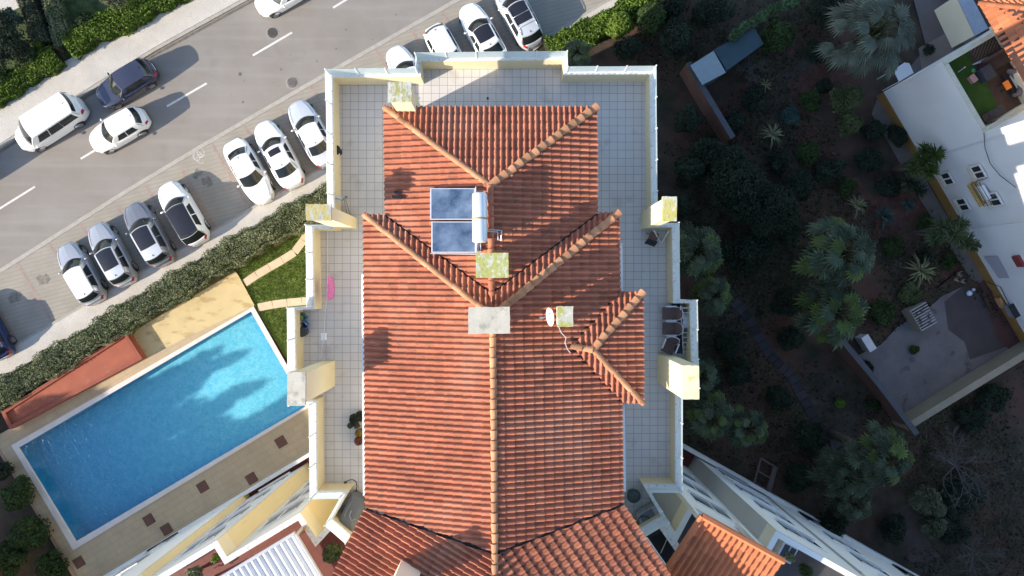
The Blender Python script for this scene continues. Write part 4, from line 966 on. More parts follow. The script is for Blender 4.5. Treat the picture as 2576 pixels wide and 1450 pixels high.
# right wing: orange mono-pitch annex roof, glazed well
q1 = P(1766, 1298, 17.2); ex = Vector((.875, -.484, 0)); dn = Vector((-.484, -.875, 0)); L1 = (P(1972, 1412, 17.2) - q1).length
for aa in (.25, L1 - .25):
    for dd in (.25, 4.0): q = q1 + ex * aa + dn * dd; mb = MB(); mb.box((q.x, q.y, (ZW + 16.9 - dd * .19) / 2), (.18, .18, 16.8 - dd * .19 - ZW), R(-29)); mb.build('annex_post', m_wht, b0)
mb = MB(); q = q1 + ex * (L1 / 2) + dn * 5.2; mb.box((q.x, q.y, (ZW + 15.9) / 2), (L1 - .3, .2, 15.7 - ZW), R(-29)); mb.build('annex_back_wall', m_wht, b0)
tp = [q1, q1 + ex * L1, q1 + ex * L1 + dn * 8 - Vector((0, 0, 1.5)), q1 + dn * 8 - Vector((0, 0, 1.5))]
tiles('annex_roof', tp, (dn.x, dn.y), m_tile2, b0, per=.25, crs=.42, amp=.115, seed=20)
mb = MB(); mb.tube([q1 + Vector((0, 0, .03)), q1 + ex * L1 + Vector((0, 0, .03))], .13, 6); mb.tube([q1 + Vector((0, 0, .02)), tp[3] + Vector((0, 0, .02))], .13, 6); mb.build('annex_edge_tiles', M('edge_tile', (.52, .17, .07), .85, .08, 1), b0)
# well between the roof edge and the annex, its shade a flat black sheet
m_wellp = M('well_frame', (.5, .52, .56), .5, .05, 3)
mb = MB(); wl = [P(*q, ZW + .02) for q in [(1632, 1356), (1672, 1335), (1712, 1398), (1692, 1442), (1680, 1440)]]; mb.poly(wl); mb.build('well_shade_sheet', m_dark, b0)
mb = MB()
for a, b in [((1626, 1354), (1690, 1446)), ((1690, 1444), (1766, 1298))]: mb.tube([P(*a, 14.0), P(*b, 14.0)], .06, 5)
mb.tube([P(1681, 1350, 13.4), P(1662, 1392, 13.4)], .02, 5); mb.build('well_frame', m_wellp, b0)
mb = MB(); mb.prism(strip([P(1668, 1328, 13.75), P(1714, 1394, 13.75)], .3), ZW, 13.75); mb.build('balcony_wall', m_plas, b0)
# terrace corner compartments on the main level (walls run square to the wings)
# diagonal end walls of the main terrace are already part of the parapet ring
# ---- pergola and plants on the left wing terrace
pc = P(741, 1345, 15.0); t = thing('pergola', 'white corrugated pergola roof on the dark red terrace at the bottom left', 'pergola', (pc.x, pc.y, ZW))
eLv, nLv = Vector((*eL, 0)), Vector((*nL, 0)); L2_ = 5.4; D2 = 4.2
mb = MB()
def prg(u, v):
    x = u * L2_; ph = (x / .29) % 1; return pc + eLv * x - nLv * (v * D2) + Vector((0, 0, .05 * (1 if ph < .55 else -1) * min(1, 4 * min(ph, abs(ph - .55), 1 - ph) + .3)))
mb.grid(prg, 220, 2); mb.build('roof_sheet', M('pergola_sheet', (.70, .70, .72), .5, .03, 2), t)
mb = MB(); mb.box(pc + eLv * L2_ / 2 + nLv * .05 + Vector((0, 0, 0)), (L2_ + .1, .12, .16), R(31)); mb.box(pc - eLv * .05 - nLv * D2 / 2, (.1, D2, .16), R(31)); mb.build('frame', M('pergola_frame', (.45, .46, .48), .5, .05, 3), t)
for a_, b_ in ((.1, .1), (.1, 4), (5.2, .1)):
    mb = MB(); q = pc + eLv * a_ - nLv * b_; mb.box((q.x, q.y, (ZW + 15) / 2), (.1, .1, 15 - ZW), R(31)); mb.build('post', M('pergola_frame', (1, 1, 1)), t)
shrub('potted_shrub', 'large leafy potted shrub at the left foot of the lower tiled roof', 833, 1394, 30, 1.5, g_bush, 1500, .07, z0=ZW, cat='plant')
shrub('potted_shrub', 'small bright potted shrub in the corner of the narrow red balcony', 541, 1406, 11, .9, g_bright, 500, .05, z0=ZW, cat='plant', lumps=4)
shrub('potted_shrub', 'rounded potted shrub at the bottom edge beside the cream wall', 489, 1446, 24, 1.1, g_hedge, 1200, .06, z0=ZW, cat='plant')
mb = MB(); a = P(757, 1337, ZW + 1.1); 
t = thing('wooden_screen', 'small orange-brown wooden screen between the pergola and the white parapet', 'screen', (a.x, a.y, ZW)); mb.box((a.x, a.y, ZW + .6), (.55, .08, 1.1), R(38)); mb.build('panel', M('screen_wood', (.35, .15, .07), .7, .15, 6), t)
mb = MB(); mb.box((a.x, a.y, ZW + 1.22), (.6, .12, .05), R(38)); mb.build('top_rail', M('screen_rail', (.5, .28, .16), .7, .1, 6), t)

# ---------------------------------------------------------------- things on the roof terrace
def at(u, v, z=ZT): return P(u, v, z)
def simple(name, lab, cat, u, v, z=ZT, group=None, rz=0): c_ = P(u, v, z); return thing(name, lab, cat, (c_.x, c_.y, z), rz, group)
cm = lambda n, c, r=.6, v=.12: M(n, c, r, v, 6)
t = simple('floor_fan', 'round black fan-like disc with a short arm against the left parapet', 'fan', 852, 384)
mb = MB(); mb.lathe((0, 0, .5), [(.001, .05), (.08, .07), (.2, .04), (.21, 0), (.2, -.05), (.001, -.05)], 22); mb.build('head', cm('fan_black', (.02, .02, .025)), t, local=True, smooth=True)
mb = MB(); mb.tube([(.1, 0, .5), (.3, .03, .52)], .02, 6); mb.build('arm', cm('fan_arm', (.15, .15, .16)), t, local=True)
mb = MB(); mb.tube([(0, 0, 0), (0, 0, .45)], .03, 6); mb.lathe((0, 0, 0), [(.001, .03), (.15, .03), (.15, 0)], 14); mb.build('stand', cm('fan_black', (1, 1, 1)), t, local=True)
t = simple('drying_rack', 'folded wire drying rack beside the upper left lichen-covered chimney', 'drying rack', 866, 512)
mb = MB()
for z_ in (.9,): mb.tube([(-.3, .12, z_), (0, .06, z_), (.12, 0, z_), (.3, .14, z_)], .02, 5); mb.tube([(.2, .1, z_), (.2, -.5, .3)], .015, 5); mb.tube([(.26, .1, z_), (.26, -.5, .05)], .015, 5); mb.tube([(-.2, .1, z_), (-.2, 0, 0)], .015, 5)
mb.box((.3, .14, .9), (.1, .08, .08)); mb.build('frame', cm('rack_grey', (.2, .2, .21), .5), t, local=True)
mb = MB(); mb.lathe((-.02, .07, .88), [(.001, .03), (.12, .02), (.13, 0)], 14); mb.build('dish', cm('rack_white', (.6, .6, .6)), t, local=True)
t = thing('clothes_line', 'thin white clothes line stretched along the left terrace', 'clothes line', at(824, 580))
mb = MB(); mb.tube([at(824, 580, 16.5), at(824, 700, 16.45), at(820, 770, 16.45), at(815, 840, 16.45), at(807, 902, 16.5)], .009, 4); mb.build('line', cm('line_white', (.7, .7, .7)), t)
t = simple('towel', 'pink towel hanging on the clothes line', 'towel', 832, 724, 15.9)
m_pinkc = cm('towel_pink', (.55, .16, .40), .9)
def tw(u, v): # tent shaped hanging cloth
    p = at(823.5 + 17 * math.sin(min(1, v * 1.3) * math.pi / 2) * (1 - .35 * abs(2 * u - 1) ** 3), 695 + 61 * u + 3 * v * (1 - 2 * u), 16.45 - .55 * v); return p + Vector((0, 0, .02 * math.sin(u * 19)))
mb = MB(); mb.grid(tw, 14, 8); mb.build('cloth', m_pinkc, t, True); mb = MB(); mb.tube([tw(k / 8, 1) for k in range(9)], .03, 5); mb.build('hem', cm('hem_pink', (.42, .10, .30), .9), t)
t = simple('peg_basket', 'small white peg box hanging on the clothes line', 'box', 815, 847, 16.2)
mb = MB(); mb.box((0, 0, .0), (.16, .26, .2)); mb.build('box', cm('white_plastic', (.75, .75, .73)), t, local=True); mb = MB(); mb.box((0, 0, .11), (.18, .28, .03)); mb.build('lid', cm('white_plastic', (1, 1, 1)), t, local=True)
for (u, v, r_, h_, c_, lab, kind) in [(764, 799, .24, .45, (.03, .16, .30), 'square blue crate with a green bag inside, topmost of the three by the left parapet', 'crate'), (766, 817, .22, .38, (.03, .14, .42), 'round bright blue bucket between the crate and the dark bin', 'bucket'), (767, 834, .21, .42, (.04, .045, .05), 'dark grey round bin below the blue bucket', 'bin')]:
    t = simple(kind if kind != 'bin' else 'waste_bin', lab, kind, u, v); n_ = 4 if kind == 'crate' else 22; mb = MB(); mb.lathe((0, 0, 0), [(.001, .02), (r_ * .85, 0), (r_, h_), (r_ + .02, h_), (r_ + .02, h_ - .03), (r_ * .95, h_ - .03), (r_ * .8, .04), (.001, .04)] if kind != 'bin' else [(.001, 0), (r_ * .85, 0), (r_, h_), (r_ * .9, h_ + .04), (.001, h_ + .05)], n_); mb.build('body', cm(kind + '_m', c_, .45), t, local=True)
    if kind == 'crate': mb = MB(); mb.lathe((0, 0, .1), [(.15, 0), (.17, .15), (.12, .28), (.001, .32)], 9); mb.build('bag', cm('bag_green', (.22, .33, .12)), t, local=True)
    if kind == 'bucket': mb = MB(); mb.tube([(-.22, 0, .38), (-.1, .14, .41), (.1, .14, .41), (.22, 0, .38)], .012, 5); mb.build('handle', cm('white_plastic', (1, 1, 1)), t, local=True)
def pot(u, v, r_, lab, plant, n=160, z=ZT, potc=(.22, .09, .05), gr='flower pots beside the left roof edge'):
    t = simple('flower_pot', lab, 'plant pot', u, v, z, gr)
    mb = MB(); mb.lathe((0, 0, 0), [(.001, 0), (r_ * .7, 0), (r_ * .95, .28), (r_ * 1.05, .28), (r_ * 1.05, .34), (r_ * .9, .34), (r_ * .85, .29), (.001, .28)], 18); mb.build('pot', M('pot%g' % potc[0], potc, .8, .1, 5), t, local=True)
    o = t.location; mb = leaves('plant', [(o.x, o.y, o.z + .40, r_ * .85, r_ * .85, .15)], n, .06, plant, t); return t
pot(893, 1052, .0001 + .16, 'tall dark vase lying askew, leftmost of the terrace pots', g_dark, 60, potc=(.03, .035, .03))
pot(886, 1067, .12, 'tiny green pot below the dark vase', g_mid, 60, potc=(.05, .06, .04))
pot(911, 1044, .22, 'large dark pot half under the left roof edge', g_dark, 60, potc=(.05, .045, .04))
pot(909, 1085, .17, 'pot with a yellowish plant between two darker pots', fol('leaf_gold', (.22, .14, .02), .2), 200, potc=(.10, .06, .03))
pot(907, 1105, .18, 'pot with a reddish-brown plant, lowest of the terrace pots', fol('leaf_rust', (.13, .05, .03), .2), 200, potc=(.13, .06, .04))
t = simple('log', 'dark upright log leaning beside the tall vase', 'log', 895, 1060); mb = MB(); mb.tube([(-.12, .28, .12), (.14, -.2, .3)], .13, 10); mb.build('trunk', cm('log_dark', (.03, .028, .022), .9), t, local=True); mb = MB(); mb.tube([(.13, -.18, .3), (.15, -.22, .31)], .09, 10); mb.build('cut_end', cm('log_end', (.1, .07, .04), .9), t, local=True)
t = simple('garden_hose', 'loop of black hose by the lower left terrace corner', 'hose', 893, 1212); mb = MB(); mb.tube([at(869, 1213, 15.9), at(876, 1209, 16.0), at(886, 1207, 16.1), at(895, 1211, 16.1), at(898, 1222, 16), at(897, 1235, 15.8), at(893, 1246, 15.6)], .022, 5); mb.box(at(869, 1214, 15.9), (.12, .08, .08)); mb.build('tube', cm('hose_black', (.04, .04, .045), .4), t)
# grey cover in the lower left corner
t = simple('covered_grill', 'large dark grey tarpaulin cover in the lower left terrace corner', 'cover', 884, 1294, ZT)
cv = [P(*q, 16.3) for q in [(884, 1246), (915, 1262), (915, 1280), (903, 1320), (880, 1348), (858, 1335), (846, 1318)]]
mb = MB(); mb.prism([(p.x, p.y) for p in cv], ZT, 16.2); c_ = sum(cv, Vector()) / len(cv)
for k in range(len(cv)): a, b = cv[k] - Vector((0, 0, .1)), cv[(k + 1) % len(cv)] - Vector((0, 0, .1)); mb.poly([a, b, c_ + Vector((0, 0, .12))])
mb.build('tarpaulin', M('tarp', (.13, .135, .14), .6, .12, 1.2, .6, 5), t); mb = MB(); mb.tube([P(884, 1285, 16.42), P(879, 1297, 16.44), P(884, 1310, 16.42), P(895, 1306, 16.40)], .016, 5); mb.tube([P(886, 1262, 16.4), P(872, 1285, 16.42), P(866, 1300, 16.4)], .01, 4); mb.build('strap', cm('strap_grey', (.35, .35, .36)), t)
t = simple('red_bag', 'small red bag wedged beside the grey tarpaulin', 'bag', 846, 1299, ZT); mb = MB(); mb.grid(lambda u, v: Vector((.2 * math.sin(math.pi * u) * math.cos(6.283 * v), .12 * math.sin(math.pi * u) * math.sin(6.283 * v), .5 + .16 * math.cos(math.pi * u))), 6, 10); mb.build('bag_body', cm('bag_red', (.45, .03, .06)), t, local=True, smooth=True); mb = MB(); mb.tube([(-.1, 0, .6), (-.05, 0, .74), (.08, 0, .74), (.12, 0, .6)], .012, 5); mb.build('strap', cm('bag_black', (.03, .03, .03)), t, local=True)
# right terrace
t = simple('camp_chair', 'dark folding chair with a brown cushion under the right-hand lichen-covered chimney', 'chair', 1636, 601)
mb = MB(); mb.box((.05, .06, .42), (.36, .34, .07), R(-20)); mb.build('seat', cm('cushion_brown', (.20, .12, .09), .9), t, local=True)
mb = MB(); mb.box((-.08, -.2, .55), (.42, .06, .4), R(-20), rx=R(-20)); mb.build('backrest', cm('cloth_black', (.025, .025, .03), .8), t, local=True)
for sx, sy in ((-.2, -.18), (.2, -.12), (.18, .24), (-.14, .2)): mb = MB(); mb.tube([(sx * .7, sy * .7, .42), (sx * 1.2, sy * 1.2, 0)], .015, 5); mb.build('leg', cm('leg_black', (.04, .04, .045), .4), t, local=True)
t = simple('trestle', 'white V-shaped folding trestle leaning on the right parapet', 'trestle', 1663, 596)
mb = MB(); mb.tube([at(1645, 580, 16.3), at(1662, 612, 15.55)], .028, 6); mb.build('leg', cm('white_plastic', (1, 1, 1)), t); mb = MB(); mb.tube([at(1683, 582, 16.3), at(1664, 612, 15.55)], .028, 6); mb.build('leg', cm('white_plastic', (1, 1, 1)), t)
m_cs = M('chair_fabric', (.135, .09, .085), .85, .1, 5); m_cf = M('chair_frame', (.66, .68, .72), .4, .05, 4, metal=.2)
def garden_chair(u, v, rz, lab):
    t = simple('garden_chair', lab, 'chair', u, v, ZT, 'brown garden chairs by the right parapet', rz)
    mb = MB(); mb.grid(lambda a, b: Vector((-.32 + .5 * a, (b - .5) * .52 * (1 - .1 * a), .42 + .04 * (a - .5) ** 2)), 4, 4); mb.v += [(x, y, z - .03) for x, y, z in mb.v]; n = len(mb.v) // 2; mb.f += [tuple(reversed([i + n for i in f])) for f in mb.f]; mb.r += mb.r[:]; mb.build('seat', m_cs, t, local=True)
    mb = MB(); mb.grid(lambda a, b: Vector((.16 + .22 * a, (b - .5) * .5 * (1 - .45 * a * a), .43 + .48 * a)), 5, 6); mb.build('backrest', m_cs, t, local=True)
    mb = MB(); mb.tube([(.15, -.27, .45), (.28, -.26, .7), (.38, -.16, .93), (.40, 0, .97), (.38, .16, .93), (.28, .26, .7), (.15, .27, .45)], .016, 6); mb.build('back_frame', m_cf, t, local=True)
    for s_ in (-1, 1):
        mb = MB(); mb.box((0, s_ * .29, .65), (.42, .055, .03)); mb.tube([(-.18, s_ * .29, .64), (-.2, s_ * .28, .42)], .014, 5); mb.build('armrest', m_cf, t, local=True)
        mb = MB(); mb.tube([(-.25, s_ * .26, .42), (-.32, s_ * .28, 0)], .014, 5); mb.build('leg', m_cf, t, local=True)
        mb = MB(); mb.tube([(.15, s_ * .26, .42), (.26, s_ * .28, 0)], .014, 5); mb.build('leg', m_cf, t, local=True)
garden_chair(1680, 788, 0, 'brown garden chair with white frame, topmost of the three beside the ladder')
garden_chair(1680, 825, 0, 'brown garden chair with white frame, middle of the three beside the ladder')
garden_chair(1678, 868, R(68), 'brown garden chair turned askew, nearest the tall chimney')
t = simple('ladder', 'aluminium ladder lying against the right parapet', 'ladder', 1722, 850)
mb = MB(); A1, B1, A2, B2 = at(1712, 770, 16.35), at(1738, 770, 16.35), at(1719, 893, 15.7), at(1736, 893, 15.7); mb.tube([A1, A2], .022, 6); mb.build('rail', m_cf, t); mb = MB(); mb.tube([B1, B2], .022, 6); mb.build('rail', m_cf, t)
mb = MB()
for k in range(10): q = (k + .4) / 10; mb.tube([A1.lerp(A2, q), B1.lerp(B2, q)], .022, 5)
mb.build('rungs', m_cf, t)
t = simple('storage_box', 'pale grey storage box behind the ladder', 'box', 1721, 806); mb = MB(); mb.box((0, 0, .3), (.38, .5, .6)); mb.build('body', cm('box_grey', (.42, .45, .5)), t, local=True); mb = MB(); mb.box((0, 0, .62), (.41, .53, .05)); mb.build('lid', cm('box_lid', (.5, .53, .58)), t, local=True)
t = simple('plastic_sheet', 'dark folded cloth wedged along the ladder', 'cloth', 1705, 850); mb = MB(); mb.grid(lambda u, v: at(1697 + 22 * v - 8 * (1 - u), 765 + 125 * u, 15.6 + .3 * math.sin(math.pi * v) + .05 * math.sin(u * 20)), 16, 6); mb.build('cloth', cm('cloth_navy', (.035, .04, .06), .8), t)
# lower right corner
t = simple('green_bucket', 'dull green tub in the shaded lower right terrace corner', 'tub', 1590, 1241); mb = MB(); mb.lathe((0, 0, 0), [(.001, .02), (.2, 0), (.27, .42), (.29, .42), (.29, .39), (.25, .38), (.2, .05), (.001, .05)], 20); mb.build('body', cm('tub_green', (.05, .10, .085)), t, local=True); mb = MB(); mb.lathe((0, 0, .35), [(.24, 0), (.001, .04)], 20); mb.build('contents', cm('tub_in', (.07, .09, .085)), t, local=True)
t = simple('air_conditioner', 'grey outdoor air-conditioning box in the lower right terrace corner', 'air conditioner', 1626, 1282, ZT, rz=R(30)); mb = MB(); mb.box((0, 0, .35), (.95, .42, .6)); mb.build('casing', cm('ac_grey', (.34, .36, .38)), t, local=True); mb = MB(); 
for k in range(9): mb.box((-.1, -.16 + k * .04, .66), (.6, .012, .012))
mb.build('grille', black, t, local=True)
t = simple('hose_reel', 'black round hose coil beside the air-conditioning box', 'hose', 1613, 1300); mb = MB()
for k in range(3): mb.tube([(.24 * math.cos(q * .45) * (1 + .06 * k), .24 * math.sin(q * .45), .55 + .05 * k) for q in range(15)], .025, 6)
mb.build('coil', cm('hose_black', (1, 1, 1)), t, local=True); mb = MB(); mb.box((0, 0, .3), (.05, .3, .6)); mb.box((0, 0, .58), (.4, .03, .03)); mb.build('stand', cm('leg_black', (1, 1, 1)), t, local=True)
t = simple('terrace_drain', 'tiny dark drain in the middle of the upper terrace', 'drain', 1227, 248); mb = MB(); mb.box((0, 0, .01), (.07, .10, .02)); mb.build('grate', m_dark, t, local=True); mb = MB(); mb.box((0, 0, .012), (.02, .08, .03)); mb.build('bar', black, t, local=True)
shrub('potted_shrub', 'dark leafy plant on the right wing terrace beside the tiled annex', 1985, 1402, 18, .9, g_hedge, 700, .06, z0=ZW, cat='plant')
shrub('potted_shrub', 'second dark plant on the right wing terrace near the bottom edge', 2030, 1440, 22, 1.0, g_mid, 800, .06, z0=ZW, cat='plant')
t = simple('skylight', 'square white-framed window hatch beside the right tiled annex', 'skylight', 1968, 1378, ZW, rz=R(-29))
mb = MB(); mb.box((0, 0, .3), (.72, .8, .6)); mb.build('frame', M('sky_frame', (.55, .56, .58), .5, .05, 3), t, local=True); mb = MB(); mb.box((-.15, 0, .61), (.26, .62, .02)); mb.build('pane', m_winglass, t, local=True); mb = MB(); mb.box((.17, 0, .61), (.26, .62, .02)); mb.build('pane', m_winglass, t, local=True)
mb = MB(); mb.prism([gL(38, -2.4), gL(47, -2.4), gL(47, 2.0), gL(38, 2.0)], -.05, 10.2); mb.build('shade_block', m_cream, b0)  # unseen block added to shade the pool deck
# ---------------------------------------------------------------- white house on the right
hx = Vector((.505, -.863, 0)); hi = Vector((.863, .505, 0)); K0 = P(2371, 155, 6.7); K0.z = 0; HD = K0.dot(hi)
def HQ(s, d_=0., z=0.): q = K0 + hx * s + hi * d_; return Vector((q.x, q.y, z))
def HF(u, v, off=0.):  # where the view through (u, v) meets the facade
    r_ = Vector((u - 1288, 725 - v, 0)); z = 44 - (HD - off) * F / r_.dot(hi); return P(u, v, z)
hs = thing('white_house', 'white town house with an ochre plinth and a furnished roof terrace at the right edge', 'house', (K0.x, K0.y, 0))
m_hw = M('house_white', (.68, .68, .70), .85, .03, .5, .1, 20); overlay(m_hw, f_noise(.7, .55, .8, (1, 1, .3)), (.56, .56, .58), .5)
m_ochre = M('ochre_plinth', (.28, .16, .05), .85, .08, 1.5, .2, 20)
def wallbox(name, s0, s1, d0, d1, z0_, z1_, m, par=hs): mb = MB(); mb.prism([HQ(s0, d0), HQ(s1, d0), HQ(s1, d1), HQ(s0, d1)], z0_, z1_, bot=z0_ > .5); return mb.build(name, m, par)
wallbox('wall', 0, 4.55, 0, 9, -.05, 5.75, m_hw)
wallbox('wall', 4.9, 10.1, .12, 9, -.05, 9.6, m_hw); wallbox('wall', 10.1, 20, -.02, 9, -.05, 9.8, m_hw); wallbox('pilaster', 4.55, 4.9, .0, 9, -.05, 9.4, m_hw)
mb = MB()
for (s0, s1, d0) in ((-.02, 4.57, -.03), (4.9, 10.1, .09), (10.08, 20, -.05)): mb.prism([HQ(s0, d0), HQ(s1, d0), HQ(s1, d0 + .04), HQ(s0, d0 + .04)], -.05, .8)
mb.build('plinth', m_ochre, hs)
mb = MB(); mt2 = MB()
for (s0, s1, d0, d1) in ((0, .22, 0, 5), (.22, 4.33, 0, .22), (4.33, 4.55, 0, 5)):
    q = [HQ(s0, d0), HQ(s1, d0), HQ(s1, d1), HQ(s0, d1)]; mb.prism(q, 5.75, 6.66); mt2.prism(offset(q, -.015), 6.66, 6.7)
mb.build('parapet', m_hw, hs); mt2.build('parapet_coping', M('house_coping', (.60, .55, .42), .8, .1, 3), hs)
mb = MB(); mb.prism([HQ(.22, .22), HQ(.235, .22), HQ(.235, 4.9), HQ(.22, 4.9)], 5.76, 6.64); mb.prism([HQ(4.315, .24), HQ(4.33, .24), HQ(4.33, 4.9), HQ(4.315, 4.9)], 5.76, 6.64); mb.build('parapet_inside', m_creamL, hs)
flat('house_terrace_floor', [HQ(.23, .23), HQ(4.32, .23), HQ(4.32, 6), HQ(.23, 6)], 5.76, M('brown_deck', (.085, .05, .038), .8, .2, 3), None).parent = None
fo = bpy.data.objects['house_terrace_floor']; fo.name = 'terrace_floor'; fo.parent = hs; fo.matrix_parent_inverse = Matrix.Translation(-hs.location)
mb = MB(); mb.prism([HQ(-.3, 3.9), HQ(2.6, 3.9), HQ(2.6, 9), HQ(-.3, 9)], 5.7, 8.15); mb.prism([HQ(2.6, 3.3), HQ(4.33, 3.3), HQ(4.33, 9), HQ(2.6, 9)], 5.7, 8.1); mb.build('upper_room', m_creamL, hs)
e0, e1 = P(2460, 9, 8.2), P(2680, 385, 8.2)
r0 = P(2700, 34, 9.5)
tiles('roof_slope', [e0, e1, e1 + hi * 4.4 + Vector((0, 0, 1.35)), r0], (-hi.x, -hi.y), m_tile2, hs, per=.30, crs=.42, amp=.05, seed=31)
e2 = P(2660, -110, 8.2); tiles('roof_slope', [e0, r0, P(2760, -60, 8.9), e2], (-.505, .863), m_tile2, hs, per=.23, crs=.4, amp=.06, seed=32)
ridge('hip_tiles', e0, r0, hs, r=.12, mat=m_tile2, smooth=True)
for (u, v, sz) in [(2388, 447, .9), (2466, 430, .9), (2427, 512, .9), (2507, 499, .9)]:
    q = HF(u, v, -.12); rz = math.atan2(hx.y, hx.x); o = MB(); o.box(q - hi * .12, (.85, .06, .85), rz); wo = o.build('window', M('window_frame_white', (.72, .71, .68), .6, .03, 3), hs)
    for s_ in (-.2, .2): o = MB(); o.box(q - hi * .16 + hx * s_, (.30, .03, .62), rz); o.build('pane', m_winglass, wo)
    o = MB(); o.box(q - hi * .2 - Vector((0, 0, .46)), (.95, .26, .07), rz); o.build('sill', M('sill_beige', (.50, .44, .34), .8, .08, 3), wo)
rz = math.atan2(hx.y, hx.x)
q = HF(2515, 470, -.3); q.z = 3.9
mb = MB(); mb.box(q - hi * .35, (1.5, .75, .12), rz); bl = mb.build('balcony', M('balcony_ochre', (.42, .27, .09), .8, .1, 3), hs)
mb = MB()
for zz in (.35, .65, 1.0): mb.tube([q + hx * -.75 + Vector((0, 0, zz)), q + hx * -.75 - hi * .72 + Vector((0, 0, zz)), q + hx * .75 - hi * .72 + Vector((0, 0, zz)), q + hx * .75 + Vector((0, 0, zz))], .022, 5)
mb.build('railing', black, bl)
mb = MB(); mb.box(q + hi * .3 + Vector((0, 0, 1.0)), (.9, .08, 1.9), rz); mb.build('balcony_door', M('door_grey', (.30, .34, .35), .4, .05, 2), bl)
mb = MB(); mb.box(q - hi * .45 + Vector((0, 0, .5)), (.9, .25, .5), rz, rx=.2); mb.build('laundry', M('laundry_white', (.7, .7, .72), .9, .05, 6, .5, 8), bl)
mb = MB(); a = [HF(*w_, .0) for w_ in [(2477, 645), (2511, 643), (2542, 699), (2514, 699)]]; mb.poly([p - hi * .06 for p in a]); mb.build('blind', M('blind_grey', (.38, .38, .44), .7, .03, 3), hs)
q = HF(2566, 655); mb = MB(); mb.box(q - hi * .1, (.7, .2, .5), rz); mb.build('red_shutter', M('shutter_red', (.20, .04, .04), .6, .1, 4), hs)
q = HF(2551, 778); mb = MB(); mb.box(q - hi * .2, (.8, .35, .5), rz); wo = mb.build('bay_window', M('bay_glass', (.22, .24, .27), .2, .05, 2), hs); mb = MB(); mb.box(q - hi * .2 + Vector((0, 0, .27)), (.9, .42, .04), rz); mb.build('hood', black, wo)
q = HF(2523, 758, .0); mb = MB(); mb.box(q - hi * .2, (.7, .16, .4), rz); mb.build('flower_box', M('planter_wood', (.45, .24, .11), .8, .1, 4), hs)
mb = MB()
for pts in ([(2479, 333), (2482, 372), (2495, 410), (2520, 440), (2560, 470)], [(2442, 685), (2480, 706), (2520, 720), (2545, 770)], [(2446, 676), (2466, 690), (2500, 736)]): mb = MB(); mb.tube([HF(*p_, 0) - hi * .1 for p_ in pts], .02, 4); mb.build('cable', black, hs)
mb = MB(); mb.tube([P(2380, 712, .6), P(2410, 697, 1.2), HF(2455, 694) - hi * .05], .03, 4); mb.build('cable', black, hs)
# terrace contents
def hthing(name, lab, cat, u, v, z=5.77): c_ = P(u, v, z); return thing(name, lab, cat, (c_.x, c_.y, z), rz)
tf = MB(); tf.poly([P(*q_, 5.775) for q_ in [(2378, 158), (2436, 128), (2452, 172), (2480, 206), (2504, 254), (2515, 282), (2470, 322)]])
o = tf.build('artificial_turf', M('turf', (.045, .095, .012), .95, .15, 3, .6, 30)); tag(o, 'green artificial turf spread along the house terrace parapet', 'turf')
o = MB(); o.poly([P(*q_, 5.785) for q_ in [(2437, 128), (2498, 96), (2520, 118), (2461, 152)]]); ro_ = M('rug', (.16, .12, .10), .9, .1, 3); overlay(ro_, f_grid(.16, 0, .07, R(20)), (.05, .035, .03)); o = o.build('striped_rug', ro_); tag(o, 'brown striped mat at the top of the house terrace', 'rug')
t = hthing('side_table', 'bright orange square table top on the house terrace', 'table', 2518, 221); mb = MB(); mb.box((0, 0, .48), (.48, .34, .05)); mb.build('table_top', M('orange_plastic', (.85, .20, .01), .4, .05, 3), t, local=True)
for sx in (-.18, .18):
    for sy in (-.12, .12): mb = MB(); mb.box((sx, sy, .23), (.035, .035, .46)); mb.build('leg', black, t, local=True)
t = hthing('box', 'pink box standing on the green turf', 'box', 2442, 201); mb = MB(); mb.box((0, 0, .12), (.42, .3, .24), R(8)); mb.build('body', M('pink_box', (.55, .27, .23), .7, .05, 3), t, local=True); mb = MB(); mb.box((0, 0, .25), (.44, .32, .03), R(8)); mb.build('lid', M('pink_lid', (.60, .32, .27), .7, .05, 3), t, local=True)
t = hthing('sofa', 'dark brown outdoor sofa across the middle of the house terrace', 'sofa', 2497, 158); mb = MB(); mb.box((0, 0, .2), (.8, 1.7, .4)); mb.build('seat', M('sofa_brown', (.05, .03, .03), .85, .2, 4), t, local=True); mb = MB(); mb.box((-.35, 0, .5), (.16, 1.7, .5)); mb.build('backrest', M('sofa_back', (.07, .045, .05), .85, .2, 4), t, local=True)
t = hthing('storage_chest', 'dark blue-grey chest on the edge of the turf', 'chest', 2470, 190); mb = MB(); mb.box((0, 0, .25), (.75, .6, .5)); mb.build('body', M('chest_blue', (.04, .045, .06), .6, .1, 4), t, local=True); mb = MB(); mb.box((0, 0, .52), (.79, .64, .05)); mb.build('lid', M('chest_lid', (.05, .055, .07), .5, .1, 4), t, local=True)
t = hthing('lounge_cushion', 'curved grey cushion heap beside the orange table', 'cushion', 2543, 210); mb = MB(); mb.tube([(-.75, -.1, .35), (-.5, .1, .4), (0, .2, .42), (.45, .1, .4), (.7, -.25, .35), (.6, -.5, .3)], [.1, .2, .24, .2, .15, .1], 10); mb.build('cushion', M('cushion_grey', (.15, .13, .14), .9, .1, 4), t, local=True, smooth=True); mb = MB(); mb.box((0, 0, .12), (1.3, .7, .22)); mb.build('base', M('cushion_base', (.04, .03, .03), .9, .1, 4), t, local=True)
t = hthing('folded_umbrella', 'folded silver parasol lying between the mat and the sofa', 'umbrella', 2473, 153, 6.1); mb = MB(); mb.tube([(-.1, -.6, .0), (0, 0, .04), (.05, .8, .0)], [.03, .09, .04], 8); mb.build('canopy', M('umb_silver', (.4, .41, .44), .5, .1, 6), t, local=True); mb = MB(); mb.tube([(.05, .8, 0), (.08, 1.1, 0)], .02, 6); mb.build('pole', chrome, t, local=True)
